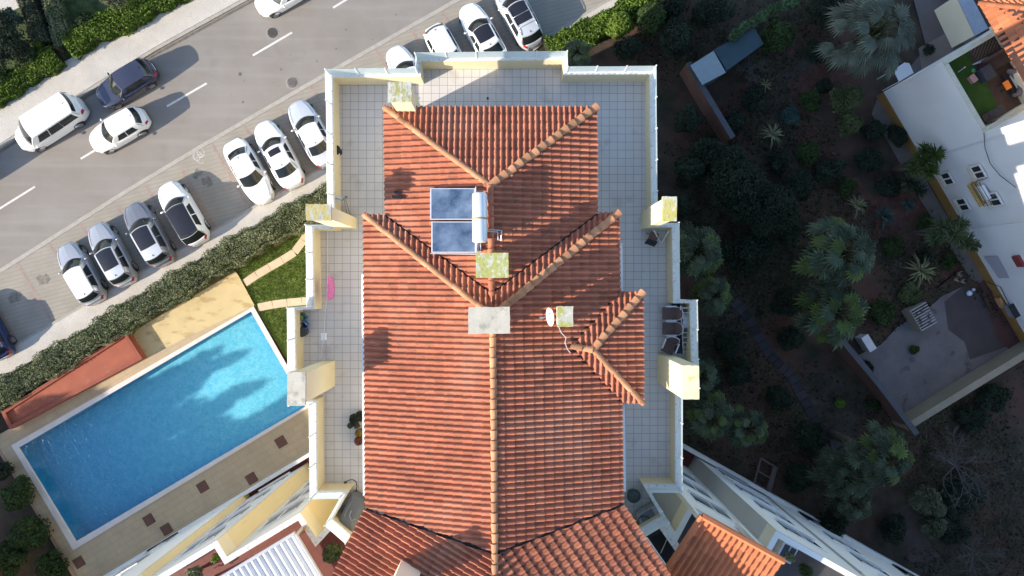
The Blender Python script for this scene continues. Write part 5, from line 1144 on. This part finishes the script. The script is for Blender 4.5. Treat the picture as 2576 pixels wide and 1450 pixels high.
t = hthing('toy', 'small green and orange toy on the turf', 'toy', 2447, 178); mb = MB(); mb.lathe((0, 0, 0), [(.001, 0), (.1, 0), (.12, .1), (.001, .16)], 10); mb.build('body', M('toy_green', (.05, .3, .12), .5, .1, 3), t, local=True); mb = MB(); mb.lathe((.12, .03, 0), [(.001, 0), (.06, .02), (.001, .2)], 8); mb.build('head', M('toy_orange', (.7, .2, .03), .5, .1, 3), t, local=True)
t = hthing('white_stick', 'thin white pole lying on the turf near the parapet corner', 'pole', 2408, 180); mb = MB(); mb.tube([(.05, -.2, .3), (0, .22, .36)], .015, 5); mb.build('shaft', cm('white_plastic', (1, 1, 1)), t, local=True); mb = MB(); mb.lathe((0, .22, .34), [(.001, 0), (.04, .02), (.001, .06)], 8); mb.build('knob', cm('white_plastic', (1, 1, 1)), t, local=True)
t = hthing('garden_table', 'dark low table at the bottom corner of the house terrace', 'table', 2495, 287); mb = MB(); mb.box((0, 0, .4), (.5, .9, .05)); mb.build('table_top', M('tbl_dark', (.05, .045, .05), .5, .2, 4), t, local=True)
for sx in (-.2, .2):
    for sy in (-.38, .38): mb = MB(); mb.box((sx, sy, .2), (.04, .04, .4)); mb.build('leg', black, t, local=True)
t = hthing('wicker_chair', 'brown wicker chair in the lower left corner of the house terrace', 'chair', 2473, 300); mb = MB(); mb.box((0, 0, .35), (.5, .5, .1)); mb.build('seat', M('wicker', (.10, .06, .05), .9, .2, 8), t, local=True); mb = MB(); mb.box((.22, 0, .6), (.08, .5, .45)); mb.build('backrest', M('wicker', (1, 1, 1)), t, local=True)
# lower neighbour wall behind the house
t = thing('garden_wall', 'wide blue-grey coped wall with cream face behind the white house', 'wall', P(2385, 40, 0))
wq = [P(*q_, 1.9) for q_ in [(2318, -120), (2380, -70), (2475, 75), (2452, 100), (2447, 84)]]
mb = MB(); mb.prism([(p.x, p.y) for p in PL([(2405, -10), (2440, -10), (2483, 72), (2452, 90)], 2.2)], -.05, 2.2); mb.build('wall', m_creamL, t)
mb = MB(); mb.prism(offset([(p.x, p.y) for p in PL([(2405, -10), (2440, -10), (2483, 72), (2452, 90)], 2.2)], -.03), 2.2, 2.26); mb.build('coping', M('slate_coping', (.30, .34, .42), .7, .1, 2), t)
flat('patio', PL([(2290, -30), (2390, -30), (2455, 95), (2300, 230), (2270, 190), (2330, 120)], .0), .02, M('patio_brown', (.12, .10, .10), .85, .1, 1))
flat('patio_path', PL([(2310, 122), (2405, 70), (2460, 95), (2320, 190)], .0), .03, M('patio_beige', (.20, .165, .15), .85, .1, 2))
t = thing('white_canopy', 'small white plastic roof showing beside the big grey-green palm', 'canopy', P(2268, 178, 0)); q = PL([(2248, 176), (2275, 158), (2287, 160), (2298, 184), (2262, 206)], 1.9); mb = MB(); mb.prism([(p.x, p.y) for p in q], 1.86, 1.92, bot=True); mb.build('roof', M('canopy_white', (.62, .64, .7), .5, .04, 2), t)
for k in (0, 2, 4): mb = MB(); mb.tube([(q[k].x, q[k].y, 0), (q[k].x, q[k].y, 1.88)], .03, 6); mb.build('post', m_cf, t)
pot(2400, 45, .3, 'round planted pot at the foot of the neighbour wall', g_dark, 400, 0, (.12, .07, .05), 'pots around the right-hand patios')
t = thing('bench', 'dark long bench along the cream wall at the top', 'bench', P(2385, 22, 0), R(-60)); mb = MB(); mb.box((0, 0, .45), (1.9, .45, .06)); mb.build('seat', M('bench_dark', (.05, .055, .055), .8, .2, 5), t, local=True)
for sx in (-.8, .8): mb = MB(); mb.box((sx, 0, .22), (.08, .4, .43)); mb.build('leg', M('bench_dark', (1, 1, 1)), t, local=True)
shrub('bush', 'round leafless-looking bush on the patio path below the parapet', 2340, 125, 19, .8, g_dark, 700, .06)
shrub('bush', 'dark bush at the foot of the neighbour wall', 2438, 65, 22, 1.3, g_dark, 900, .07)

# ---------------------------------------------------------------- right garden
m_conc3 = M('yard_concrete', (.12, .112, .118), .9, .1, .6, .4, 30, rgb2=(.145, .135, .14)); overlay(m_conc3, f_noise(1.0, .6, .68), (.06, .057, .055), .7); overlay(m_conc3, f_noise(8, .6, .7), (.085, .08, .075), .5)
flat('yard', PL([(2160, 893), (2215, 868), (2260, 820), (2320, 788), (2370, 745), (2420, 722), (2470, 770), (2570, 870), (2262, 1062)], 0), .02, m_conc3)
flat('yard_patch', PL([(2375, 760), (2425, 718), (2452, 728), (2545, 868), (2440, 905), (2425, 860), (2385, 830)], 0), .026, M('yard_brown', (.06, .05, .052), .85, .12, 1))
flat('house_path', PL([(2185, 278), (2212, 300), (2455, 705), (2475, 690), (2520, 770), (2190, 235)], 0), -.02, m_soil)
flat('house_pavement', PL([(2192, 288), (2208, 243), (2512, 770), (2462, 712), (2440, 700), (2390, 622), (2300, 480), (2240, 370)], 0), .03, M('house_paving', (.13, .11, .10), .85, .1, 1.5))
flat('red_patio', PL([(2462, 712), (2480, 700), (2585, 880), (2540, 880), (2510, 860)], 0), .035, M('red_paving', (.075, .032, .028), .8, .15, 2))
m_re = M('red_earth', (.085, .038, .03), .95, .3, 1.5, .5, 8); overlay(m_re, f_noise(3.5, .5, .65), (.035, .028, .022), .7)
random.seed(21)
def ragged(pts, z):
    out = []; q = PL(pts, z)
    for i in range(len(q)):
        a, b = q[i], q[(i + 1) % len(q)]
        for k in range(5): p = a.lerp(b, k / 5); out.append(p + Vector((random.uniform(-.22, .22), random.uniform(-.22, .22), 0)))
    return out
flat('red_earth_path', ragged([(1985, 215), (2088, 112), (2118, 165), (2100, 235), (2030, 300), (2075, 355), (2150, 440), (2195, 505), (2110, 490), (2035, 405), (1998, 330)], 0), -.045, m_re)
flat('red_earth_slope', ragged([(2195, 505), (2290, 478), (2330, 520), (2270, 570), (2205, 610), (2190, 560)], 0), -.047, m_re)
flat('red_earth_bank', ragged([(1965, 60), (2060, 50), (2020, 120), (1950, 160)], 0), -.049, m_re)
flat('red_earth_bed', ragged([(2360, 660), (2440, 640), (2440, 700), (2350, 730)], 0), -.048, m_re)
flat('lower_earth_path', ragged([(2250, 1290), (2300, 1250), (2350, 1380), (2400, 1470), (2320, 1490), (2280, 1380)], 0), -.046, M('pale_earth', (.075, .055, .05), .95, .25, 1.5, .5, 8))
t = thing('stone_slab_path', 'winding grey slab path through the dark garden right of the building', 'path', P(1857, 764, .0))
pth = PL([(1845, 757), (1872, 785), (1895, 820), (1915, 860), (1938, 895), (1965, 922), (1990, 945), (2012, 985), (2035, 1025), (2060, 1075), (2095, 1105), (2125, 1150), (2150, 1200)], 0)
for a, b in zip(pth, pth[1:]):
    for q0, q1_ in ((0.02, .48), (.52, .98)): mb = MB(); mb.prism(strip([a.lerp(b, q0), a.lerp(b, q1_)], .62), -.06, .0, r=random.random()); mb.build('paving_slab', M('garden_slab', (.036, .033, .036), .9, .2, 2, attr=True), t)
flat('garden_path_upper', PL([(2010, 155), (2085, 108), (2095, 122), (2060, 150), (1985, 205), (1975, 198)], 0), -.03, M('timber_path', (.05, .044, .042), .9, .2, 3))
def bwall(name, lab, line, wd, ht, m, mc_):
    t = thing(name, lab, 'wall', Vector((line[0].x, line[0].y, 0))); mb = MB(); mb.prism(strip(line, wd), -.06, ht); mb.build('wall', m, t); mb = MB(); mb.prism(strip(line, wd + .08), ht, ht + .06); mb.build('coping', mc_, t); return t
m_pinkw = M('pink_wall', (.13, .07, .058), .9, .12, 1.2); m_bl = M('slate_top', (.07, .075, .09), .8, .1, 2)
bwall('boundary_wall', 'pinkish boundary wall with slate coping below the pale shed roof', PL([(1722, 170), (1755, 228), (1832, 355)], .9), .26, 1.8, m_pinkw, m_bl)
bwall('boundary_wall', 'pinkish boundary wall with slate coping along the left side of the gravel yard', PL([(2098, 850), (2190, 960), (2285, 1085)], .9), .26, 1.8, m_pinkw, m_bl)
bwall('boundary_wall', 'thick cream wall closing the gravel yard at the lower right', PL([(2262, 1070), (2440, 960), (2600, 862)], .7), .35, 1.45, M('cream_wall_dull', (.26, .23, .17), .85, .1, 1), M('cream_wall_top', (.24, .21, .16), .85, .1, 1))
# yard things
t = thing('slatted_cage', 'white slatted cage with a dark tangle inside, at the yard edge', 'cage', P(2300, 795, 0), R(-60)); mb = MB()
for k in range(9): mb.box((-.7 + k * .175, 0, 1.0), (.07, 1.15, .05))
mb.build('roof_slats', M('cage_white', (.28, .28, .30), .6, .08, 4), t, local=True); mb = MB()
for sx, sy in ((-.72, 0), (.72, 0)): mb.box((sx, sy, .5), (.05, 1.1, 1.0))
mb.box((0, -.56, .5), (1.45, .05, 1.0)); mb.build('side_panels', M('cage_side', (.25, .23, .18), .8, .1, 3), t, local=True)
mb = MB()
for k in range(24): a0 = random.uniform(0, 6.28); x, y = random.uniform(-.45, .5), random.uniform(-.4, .4); mb.tube([(x, y, 1.05), (x + .2 * math.cos(a0), y + .2 * math.sin(a0), 1.08)], .02, 4)
mb.build('twigs', cm('twig', (.06, .055, .06), .9), t, local=True)['kind'] = 'stuff'
t = thing('white_cabinet', 'small white cabinet against the boundary wall corner', 'cabinet', P(2167, 861, 0), R(-58)); mb = MB(); mb.box((0, 0, .45), (1.0, .45, .9)); mb.build('body', M('cabinet_white', (.45, .45, .46), .5, .05, 3), t, local=True); mb = MB(); mb.box((0, 0, .92), (1.06, .5, .04)); mb.build('top', M('cabinet_top', (.55, .55, .57), .5, .05, 3), t, local=True)
for k, (u, v, r_, c_, lab) in enumerate([(2434, 738, .18, (.55, .6, .75), 'larger pale blue ball at the yard corner'), (2446, 729, .11, (.5, .5, .65), 'smaller lilac ball beside the larger pale blue one')]):
    t = thing('ball', lab, 'ball', P(u, v, 0), 0, 'balls at the yard corner'); mb = MB(); mb.grid(lambda a, b: Vector((r_ * math.sin(math.pi * a) * math.cos(6.2832 * b), r_ * math.sin(math.pi * a) * math.sin(6.2832 * b), r_ + r_ * math.cos(math.pi * a))), 12, 18); mb.build('skin', M('ball%d' % k, c_, .4, .05, 2), t, True, True); mb = MB(); mb.lathe((0, 0, r_), [(r_ * 1.005, -.012), (r_ * 1.01, 0), (r_ * 1.005, .012)], 20); mb.build('seam', cm('white_plastic', (1, 1, 1)), t, local=True)
pot(2410, 690, .16, 'cream flower pot on the house path, first of three', g_dark, 60, 0, (.5, .38, .3), 'pots around the right-hand patios'); pot(2403, 702, .17, 'cream flower pot on the house path, lower left of three', g_dark, 60, 0, (.5, .38, .3), 'pots around the right-hand patios'); pot(2418, 708, .14, 'cream flower pot on the house path, lower right of three', g_dark, 60, 0, (.5, .38, .3), 'pots around the right-hand patios')
# sheds
t = thing('garden_shed', 'shed with pale blue-white corrugated roof joined to a longer teal-roofed part', 'shed', P(1830, 145, 0))
def shed(pts, z, m, nm):
    q = PL(pts, z); mb = MB(); mb.prism(q, z - .05, z); mb.build(nm, m, t); mb = MB(); mb.prism(offset(q, .1), -.06, z - .05); mb.build('wall', M('shed_wall', (.07, .09, .085), .9, .2, 3), t)
m_sh1 = M('shed_pale', (.24, .29, .32), .6, .06, 1.5); overlay(m_sh1, f_grid(0, .62, .03, R(31)), (.2, .25, .28), .6); overlay(m_sh1, f_noise(5, .58, .7), (.30, .37, .38), .5)
m_sh2 = M('shed_teal', (.03, .06, .075), .7, .15, 1)
shed([(1737, 165), (1795, 128), (1826, 183), (1767, 214)], 2.3, m_sh1, 'pale_roof'); shed([(1796, 125), (1898, 71), (1921, 111), (1828, 178)], 2.25, m_sh2, 'teal_roof')
def vine(name, label, line, r_px, ht, mat, n):
    t = thing(name, label, 'climbing plant', P(*line[0], 0)); bl = []
    for (a, b), (c_, d_) in zip(line, line[1:]):
        for k in range(4): q = k / 4; p = P(a + (c_ - a) * q + random.uniform(-5, 5), b + (d_ - b) * q + random.uniform(-5, 5), ht); bl.append((p.x, p.y, p.z, r_px * .021 * random.uniform(.7, 1.2), r_px * .021, .25))
    leaves('foliage', bl, n, .10, mat, t); mb = MB(); mb.tube([P(a, b, ht - .15) for a, b in line], .03, 5); mb.build('stem', bark, t); return t
vine('climbing_vine', 'sunlit-looking green vine climbing along the top of the teal shed roof', [(1842, 92), (1868, 72), (1900, 50), (1935, 28), (1975, 12), (2020, -12)], 14, 2.4, fol('leaf_vine', (.055, .095, .04), .3), 2600)
t = thing('wooden_frame', 'pale wooden frame of two squares leaning in the dark garden', 'frame', P(1930, 1195, 0))  # open wooden frame of two squares, without glass
mb = MB(); fp = [(1921, 1158), (1958, 1180), (1928, 1232), (1893, 1212)]
zz_ = [.9, .9, .1, .1]; cn = [P(*q_, z_) for q_, z_ in zip(fp, zz_)]
for a, b in ((0, 1), (1, 2), (2, 3), (3, 0)): mb.prism(strip([cn[a], cn[b]], .12 if (a, b) != (1, 2) else .3), .4, .46)
mb.build('frame', M('frame_wood', (.12, .085, .08), .85, .1, 4), t); mb = MB(); mb.prism(strip([(cn[0] + cn[3]) / 2, (cn[1] + cn[2]) / 2], .1), .47, .5); mb.build('crossbar', M('frame_wood', (1, 1, 1)), t)
# palms
fan_palm('huge grey-green palm with long drooping fronds in the upper right garden', 2200, 88, 118, 5.4, .05, g_palmg, 1, 58, .40, long=1.25)
fan_palm('fan palm with yellow-green heart pressed against the right parapet', 1752, 632, 84, 6.0, .28, None, 2, 42)
fan_palm('smaller fan palm just below the one at the right parapet', 1796, 742, 66, 5.0, .3, None, 3, 34)
fan_palm('broad dark fan palm in the middle of the right garden', 2114, 640, 110, 6.0, .18, None, 4, 52)
fan_palm('fan palm directly below the broad middle one with a pale heart', 2100, 785, 100, 5.2, .22, None, 5, 48)
fan_palm('fan palm half hidden behind the lower right chimney', 1762, 948, 66, 4.0, .05, None, 6, 30)
fan_palm('fan palm left of a pair, touching the lower right parapet', 1790, 1052, 74, 6.0, .2, None, 7, 36)
fan_palm('fan palm right of a pair below the lower right parapet', 1880, 1076, 66, 5.2, .22, None, 8, 34)
fan_palm('fan palm with upright pale stalks in the lower right garden', 2222, 1150, 92, 6.0, .2, None, 9, 44)
fan_palm('dull fan palm left of and below the upright one', 2126, 1196, 84, 4.0, .02, None, 10, 40)
fan_palm('half-lit fan palm between the top of the terrace and the hedge', 1452, 135, 48, 5.2, .1, None, 11, 30)
fan_palm('dark fan palm low at the bottom of the right garden', 2150, 1265, 62, 3.0, .02, None, 12, 30)
# yuccas and agaves
GY = 'spiky plants in the right-hand garden'
rosette('yucca_tree', 'dense round yucca standing against the white house wall', [(2322, 405, 3.2, 40), (2350, 390, 3.4, 34), (2300, 425, 3, 30), (2338, 432, 3.1, 32), (2325, 380, 3.5, 28)], g_yucca, 'yucca', .045, None, n=70)
rosette('yucca_tree', 'wide dark yucca lower down the white house wall', [(2372, 575, 3.0, 42), (2400, 590, 3.2, 44), (2428, 610, 3.0, 36), (2350, 600, 2.6, 30), (2415, 565, 3.2, 30), (2450, 618, 3.0, 22)], fol('leaf_yucca_dark', (.045, .065, .03), .3), 'yucca', .04, None, n=64)
rosette('yucca_plant', 'shaded yucca under the dense round one', [(2290, 460, 1.6, 34), (2310, 480, 1.5, 28)], g_dark, 'yucca', .04, None, n=50)
rosette('spiky_plant', 'pale striped spiky plant in the upper middle of the garden', [(1942, 340, .7, 38)], g_varieg, 'agave', .05, GY, n=26, stem=False, curl=.8)
rosette('spiky_plant', 'pale striped spiky plant above the middle palm', [(2155, 517, .7, 34)], g_varieg, 'agave', .045, GY, n=24, stem=False, curl=.8)
rosette('spiky_plant', 'largest pale striped plant with long trailing leaves, near the yard', [(2315, 682, .8, 48)], g_varieg, 'agave', .055, GY, n=34, stem=False, curl=.8)
rosette('agave', 'blue-green agave above the largest striped plant', [(2224, 545, .6, 34)], g_agave, 'agave', .09, GY, n=24, stem=False)
rosette('agave', 'second blue-green agave to the right of the first', [(2283, 518, .6, 24)], g_agave, 'agave', .08, GY, n=20, stem=False)
rosette('spiky_plant', 'thin pale spiky plant near the pump of the upper garden', [(1925, 215, .6, 22)], g_varieg, 'agave', .03, GY, n=12, stem=False)
bare_tree('large leafless tree with a pale crown of twigs at the right edge', 2475, 1200, 5.0, 112, 3); bare_tree('smaller leafless tree at the lower right corner', 2505, 1425, 4.0, 70, 8); bare_tree('small bare pinkish shrub beside the teal shed', 1900, 165, 1.6, 42, 5)
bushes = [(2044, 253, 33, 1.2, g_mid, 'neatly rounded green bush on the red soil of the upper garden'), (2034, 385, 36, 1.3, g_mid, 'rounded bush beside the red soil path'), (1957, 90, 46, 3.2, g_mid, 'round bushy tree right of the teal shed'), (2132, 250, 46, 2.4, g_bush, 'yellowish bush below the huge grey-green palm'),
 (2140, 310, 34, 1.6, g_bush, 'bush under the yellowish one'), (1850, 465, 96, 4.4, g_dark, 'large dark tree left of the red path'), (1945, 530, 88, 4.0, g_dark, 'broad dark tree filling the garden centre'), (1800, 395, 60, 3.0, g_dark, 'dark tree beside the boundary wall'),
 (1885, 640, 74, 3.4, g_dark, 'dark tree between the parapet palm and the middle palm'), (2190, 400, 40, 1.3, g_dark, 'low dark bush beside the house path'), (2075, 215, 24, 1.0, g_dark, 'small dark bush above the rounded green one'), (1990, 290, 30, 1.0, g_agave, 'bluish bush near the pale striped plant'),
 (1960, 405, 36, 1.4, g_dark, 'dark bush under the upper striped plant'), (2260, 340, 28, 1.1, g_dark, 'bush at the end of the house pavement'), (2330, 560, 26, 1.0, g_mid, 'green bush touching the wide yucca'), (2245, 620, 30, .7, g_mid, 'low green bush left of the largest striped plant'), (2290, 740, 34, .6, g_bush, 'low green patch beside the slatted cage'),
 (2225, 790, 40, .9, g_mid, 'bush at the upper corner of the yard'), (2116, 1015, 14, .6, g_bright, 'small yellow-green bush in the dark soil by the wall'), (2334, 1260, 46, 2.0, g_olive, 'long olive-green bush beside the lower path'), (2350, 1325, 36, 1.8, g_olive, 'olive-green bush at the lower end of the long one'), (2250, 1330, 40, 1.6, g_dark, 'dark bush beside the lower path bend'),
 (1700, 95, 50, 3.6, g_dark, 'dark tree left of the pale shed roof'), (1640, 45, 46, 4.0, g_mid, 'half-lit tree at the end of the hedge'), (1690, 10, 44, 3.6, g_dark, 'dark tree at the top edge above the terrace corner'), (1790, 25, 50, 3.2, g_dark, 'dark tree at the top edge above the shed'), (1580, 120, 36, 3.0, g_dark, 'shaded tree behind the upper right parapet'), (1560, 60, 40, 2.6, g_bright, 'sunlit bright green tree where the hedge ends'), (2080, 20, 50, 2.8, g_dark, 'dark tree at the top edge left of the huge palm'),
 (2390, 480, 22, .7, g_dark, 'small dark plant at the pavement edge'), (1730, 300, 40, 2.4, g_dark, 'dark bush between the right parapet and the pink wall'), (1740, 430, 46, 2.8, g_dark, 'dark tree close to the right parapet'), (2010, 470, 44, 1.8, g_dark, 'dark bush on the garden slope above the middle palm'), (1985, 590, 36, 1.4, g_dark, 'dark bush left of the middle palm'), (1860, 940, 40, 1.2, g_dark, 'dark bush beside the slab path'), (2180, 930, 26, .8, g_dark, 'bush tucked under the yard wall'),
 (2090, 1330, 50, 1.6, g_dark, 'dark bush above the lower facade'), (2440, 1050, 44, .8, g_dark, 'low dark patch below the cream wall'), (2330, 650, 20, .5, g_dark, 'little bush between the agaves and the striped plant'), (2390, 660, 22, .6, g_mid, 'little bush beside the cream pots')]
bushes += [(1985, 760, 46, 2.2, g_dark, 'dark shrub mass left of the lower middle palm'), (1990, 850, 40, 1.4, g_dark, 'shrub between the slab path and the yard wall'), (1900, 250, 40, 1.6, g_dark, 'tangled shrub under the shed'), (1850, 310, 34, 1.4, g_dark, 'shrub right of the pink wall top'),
 (2090, 430, 40, 1.2, g_dark, 'shrub above the red soil slope'), (2130, 470, 26, .9, g_mid, 'small shrub next to the upper striped plant'), (2240, 470, 34, 1.0, g_dark, 'low shrub left of the blue-green agaves'), (2040, 1100, 50, 1.6, g_dark, 'dark shrub over the lower bend of the slab path'), (2010, 1200, 46, 1.5, g_dark, 'dark shrub right of the wooden frame'),
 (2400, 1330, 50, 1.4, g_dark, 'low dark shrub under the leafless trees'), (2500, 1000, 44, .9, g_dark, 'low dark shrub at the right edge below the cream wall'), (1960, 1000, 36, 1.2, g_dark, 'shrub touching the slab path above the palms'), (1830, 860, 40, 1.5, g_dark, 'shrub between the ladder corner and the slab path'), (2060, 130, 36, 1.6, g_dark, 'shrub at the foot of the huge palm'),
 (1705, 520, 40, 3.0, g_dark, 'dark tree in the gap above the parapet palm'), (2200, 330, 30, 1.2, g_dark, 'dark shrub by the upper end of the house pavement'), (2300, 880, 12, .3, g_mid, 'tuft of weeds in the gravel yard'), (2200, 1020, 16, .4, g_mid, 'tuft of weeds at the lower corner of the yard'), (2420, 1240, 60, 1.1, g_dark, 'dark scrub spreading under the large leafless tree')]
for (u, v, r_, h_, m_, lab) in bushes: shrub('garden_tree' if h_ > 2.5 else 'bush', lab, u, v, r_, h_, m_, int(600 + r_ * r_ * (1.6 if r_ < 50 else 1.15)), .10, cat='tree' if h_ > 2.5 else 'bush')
# sunny hedge and verge right of the top car row
hedge('hedge', 'sunlit shaggy hedge between the top parked cars and the dark trees', [P(u, v, .5) for u, v in [(1375, 125), (1440, 100), (1505, 70), (1560, 38), (1600, 8), (1660, -40)]], 1.3, 1.1, g_bright, 14000, .09)
# undergrowth
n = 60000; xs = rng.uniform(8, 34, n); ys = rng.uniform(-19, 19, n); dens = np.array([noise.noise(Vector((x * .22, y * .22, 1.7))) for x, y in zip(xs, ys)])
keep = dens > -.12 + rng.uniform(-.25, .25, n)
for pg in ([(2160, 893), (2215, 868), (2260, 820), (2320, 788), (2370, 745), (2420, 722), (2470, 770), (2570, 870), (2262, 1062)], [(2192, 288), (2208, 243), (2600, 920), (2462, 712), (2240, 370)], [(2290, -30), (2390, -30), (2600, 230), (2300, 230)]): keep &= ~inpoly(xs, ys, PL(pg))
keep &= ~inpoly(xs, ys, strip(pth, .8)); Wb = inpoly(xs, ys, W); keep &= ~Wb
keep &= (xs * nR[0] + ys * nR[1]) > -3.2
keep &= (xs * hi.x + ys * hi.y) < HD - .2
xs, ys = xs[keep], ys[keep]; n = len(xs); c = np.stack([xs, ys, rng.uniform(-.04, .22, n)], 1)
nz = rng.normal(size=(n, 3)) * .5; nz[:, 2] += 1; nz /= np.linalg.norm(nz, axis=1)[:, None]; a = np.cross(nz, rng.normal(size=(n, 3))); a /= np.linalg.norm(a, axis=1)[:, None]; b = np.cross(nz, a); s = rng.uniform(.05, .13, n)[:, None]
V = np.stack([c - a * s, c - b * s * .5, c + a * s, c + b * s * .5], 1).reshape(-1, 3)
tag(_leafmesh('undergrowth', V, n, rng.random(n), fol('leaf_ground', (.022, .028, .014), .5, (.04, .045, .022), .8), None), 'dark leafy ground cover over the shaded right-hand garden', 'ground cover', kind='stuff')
# lower left corner garden
for (u, v, r_, h_, m_, lab) in [(40, 1250, 48, 1.8, g_mid, 'dark bush against the outer pool wall, upper one'), (75, 1345, 56, 2.0, g_mid, 'broad shaded bush in the lower left corner'), (20, 1400, 50, 2.0, g_mid, 'bush at the very bottom left corner'), (130, 1430, 44, 1.6, g_mid, 'bush beside the bottom end of the pool wall'), (5, 1185, 26, 1.4, g_dark, 'small dark bush at the left edge below the red roof')]:
    shrub('bush', lab, u, v, r_, h_, m_, int(900 + r_ * r_ * 1.4), .10)
# trees and a block outside the frame that shade the pool
cdir = Vector((math.cos(R(SUN_AZ)), math.sin(R(SUN_AZ)), 0)); tanE = math.tan(R(SUN_EL))
rs = random.Random(5)
for k, (u, v, z, rxy, rz_) in enumerate([(490, 904, 13, .9, 3), (552, 920, 13.5, .9, 3.5), (600, 990, 14, 1.0, 4), (725, 1012, 15.5, 1.2, 5.5), (640, 1052, 14, 1.1, 5), (440, 955, 13, 2.3, 3), (425, 1045, 13, 2.2, 3),
        (490, 1105, 13.5, 2.2, 3.5), (250, 985, 12, 2.2, 3), (300, 1150, 13, 2.8, 3.5), (560, 1125, 13.5, 1.4, 4), (150, 1090, 12, 2.5, 3.5), (200, 1270, 12, 3, 3.5), (80, 1310, 12, 3, 3.5), (350, 1260, 12, 2.5, 3), (100, 1200, 12, 2.6, 3), (690, 1125, 13, .9, 3.2), (130, 1400, 12, 2.6, 3)]):
    g_ = P(u, v, 0) - cdir * (z / tanE); x, y = g_.x, g_.y
    t = thing('tall_tree', 'tall evergreen tree beyond the lower left corner of the photo', 'tree', (x, y, -.05), group='evergreens outside the lower left corner'); bl = []
    for q in range(12):
        h_ = (q + .5) / 12; wq = math.sin(math.pi * min(1, .12 + h_ * .75)); a0 = rs.uniform(0, 6.28); bl.append((x + rxy * .45 * wq * math.cos(a0), y + rxy * .45 * wq * math.sin(a0), z - 2 * rz_ * h_ - .2, rxy * .62 * wq + .1, rxy * .62 * wq + .1, rz_ * .22))
    leaves('crown', bl, int(900 + 500 * rxy * rz_ / 2), .24, g_dark, t); mb = MB(); mb.tube([(x, y, -.05), (x, y, z * .5), (x, y, z - rz_)], [.3, .22, .1], 7); mb.build('trunk', bark, t)
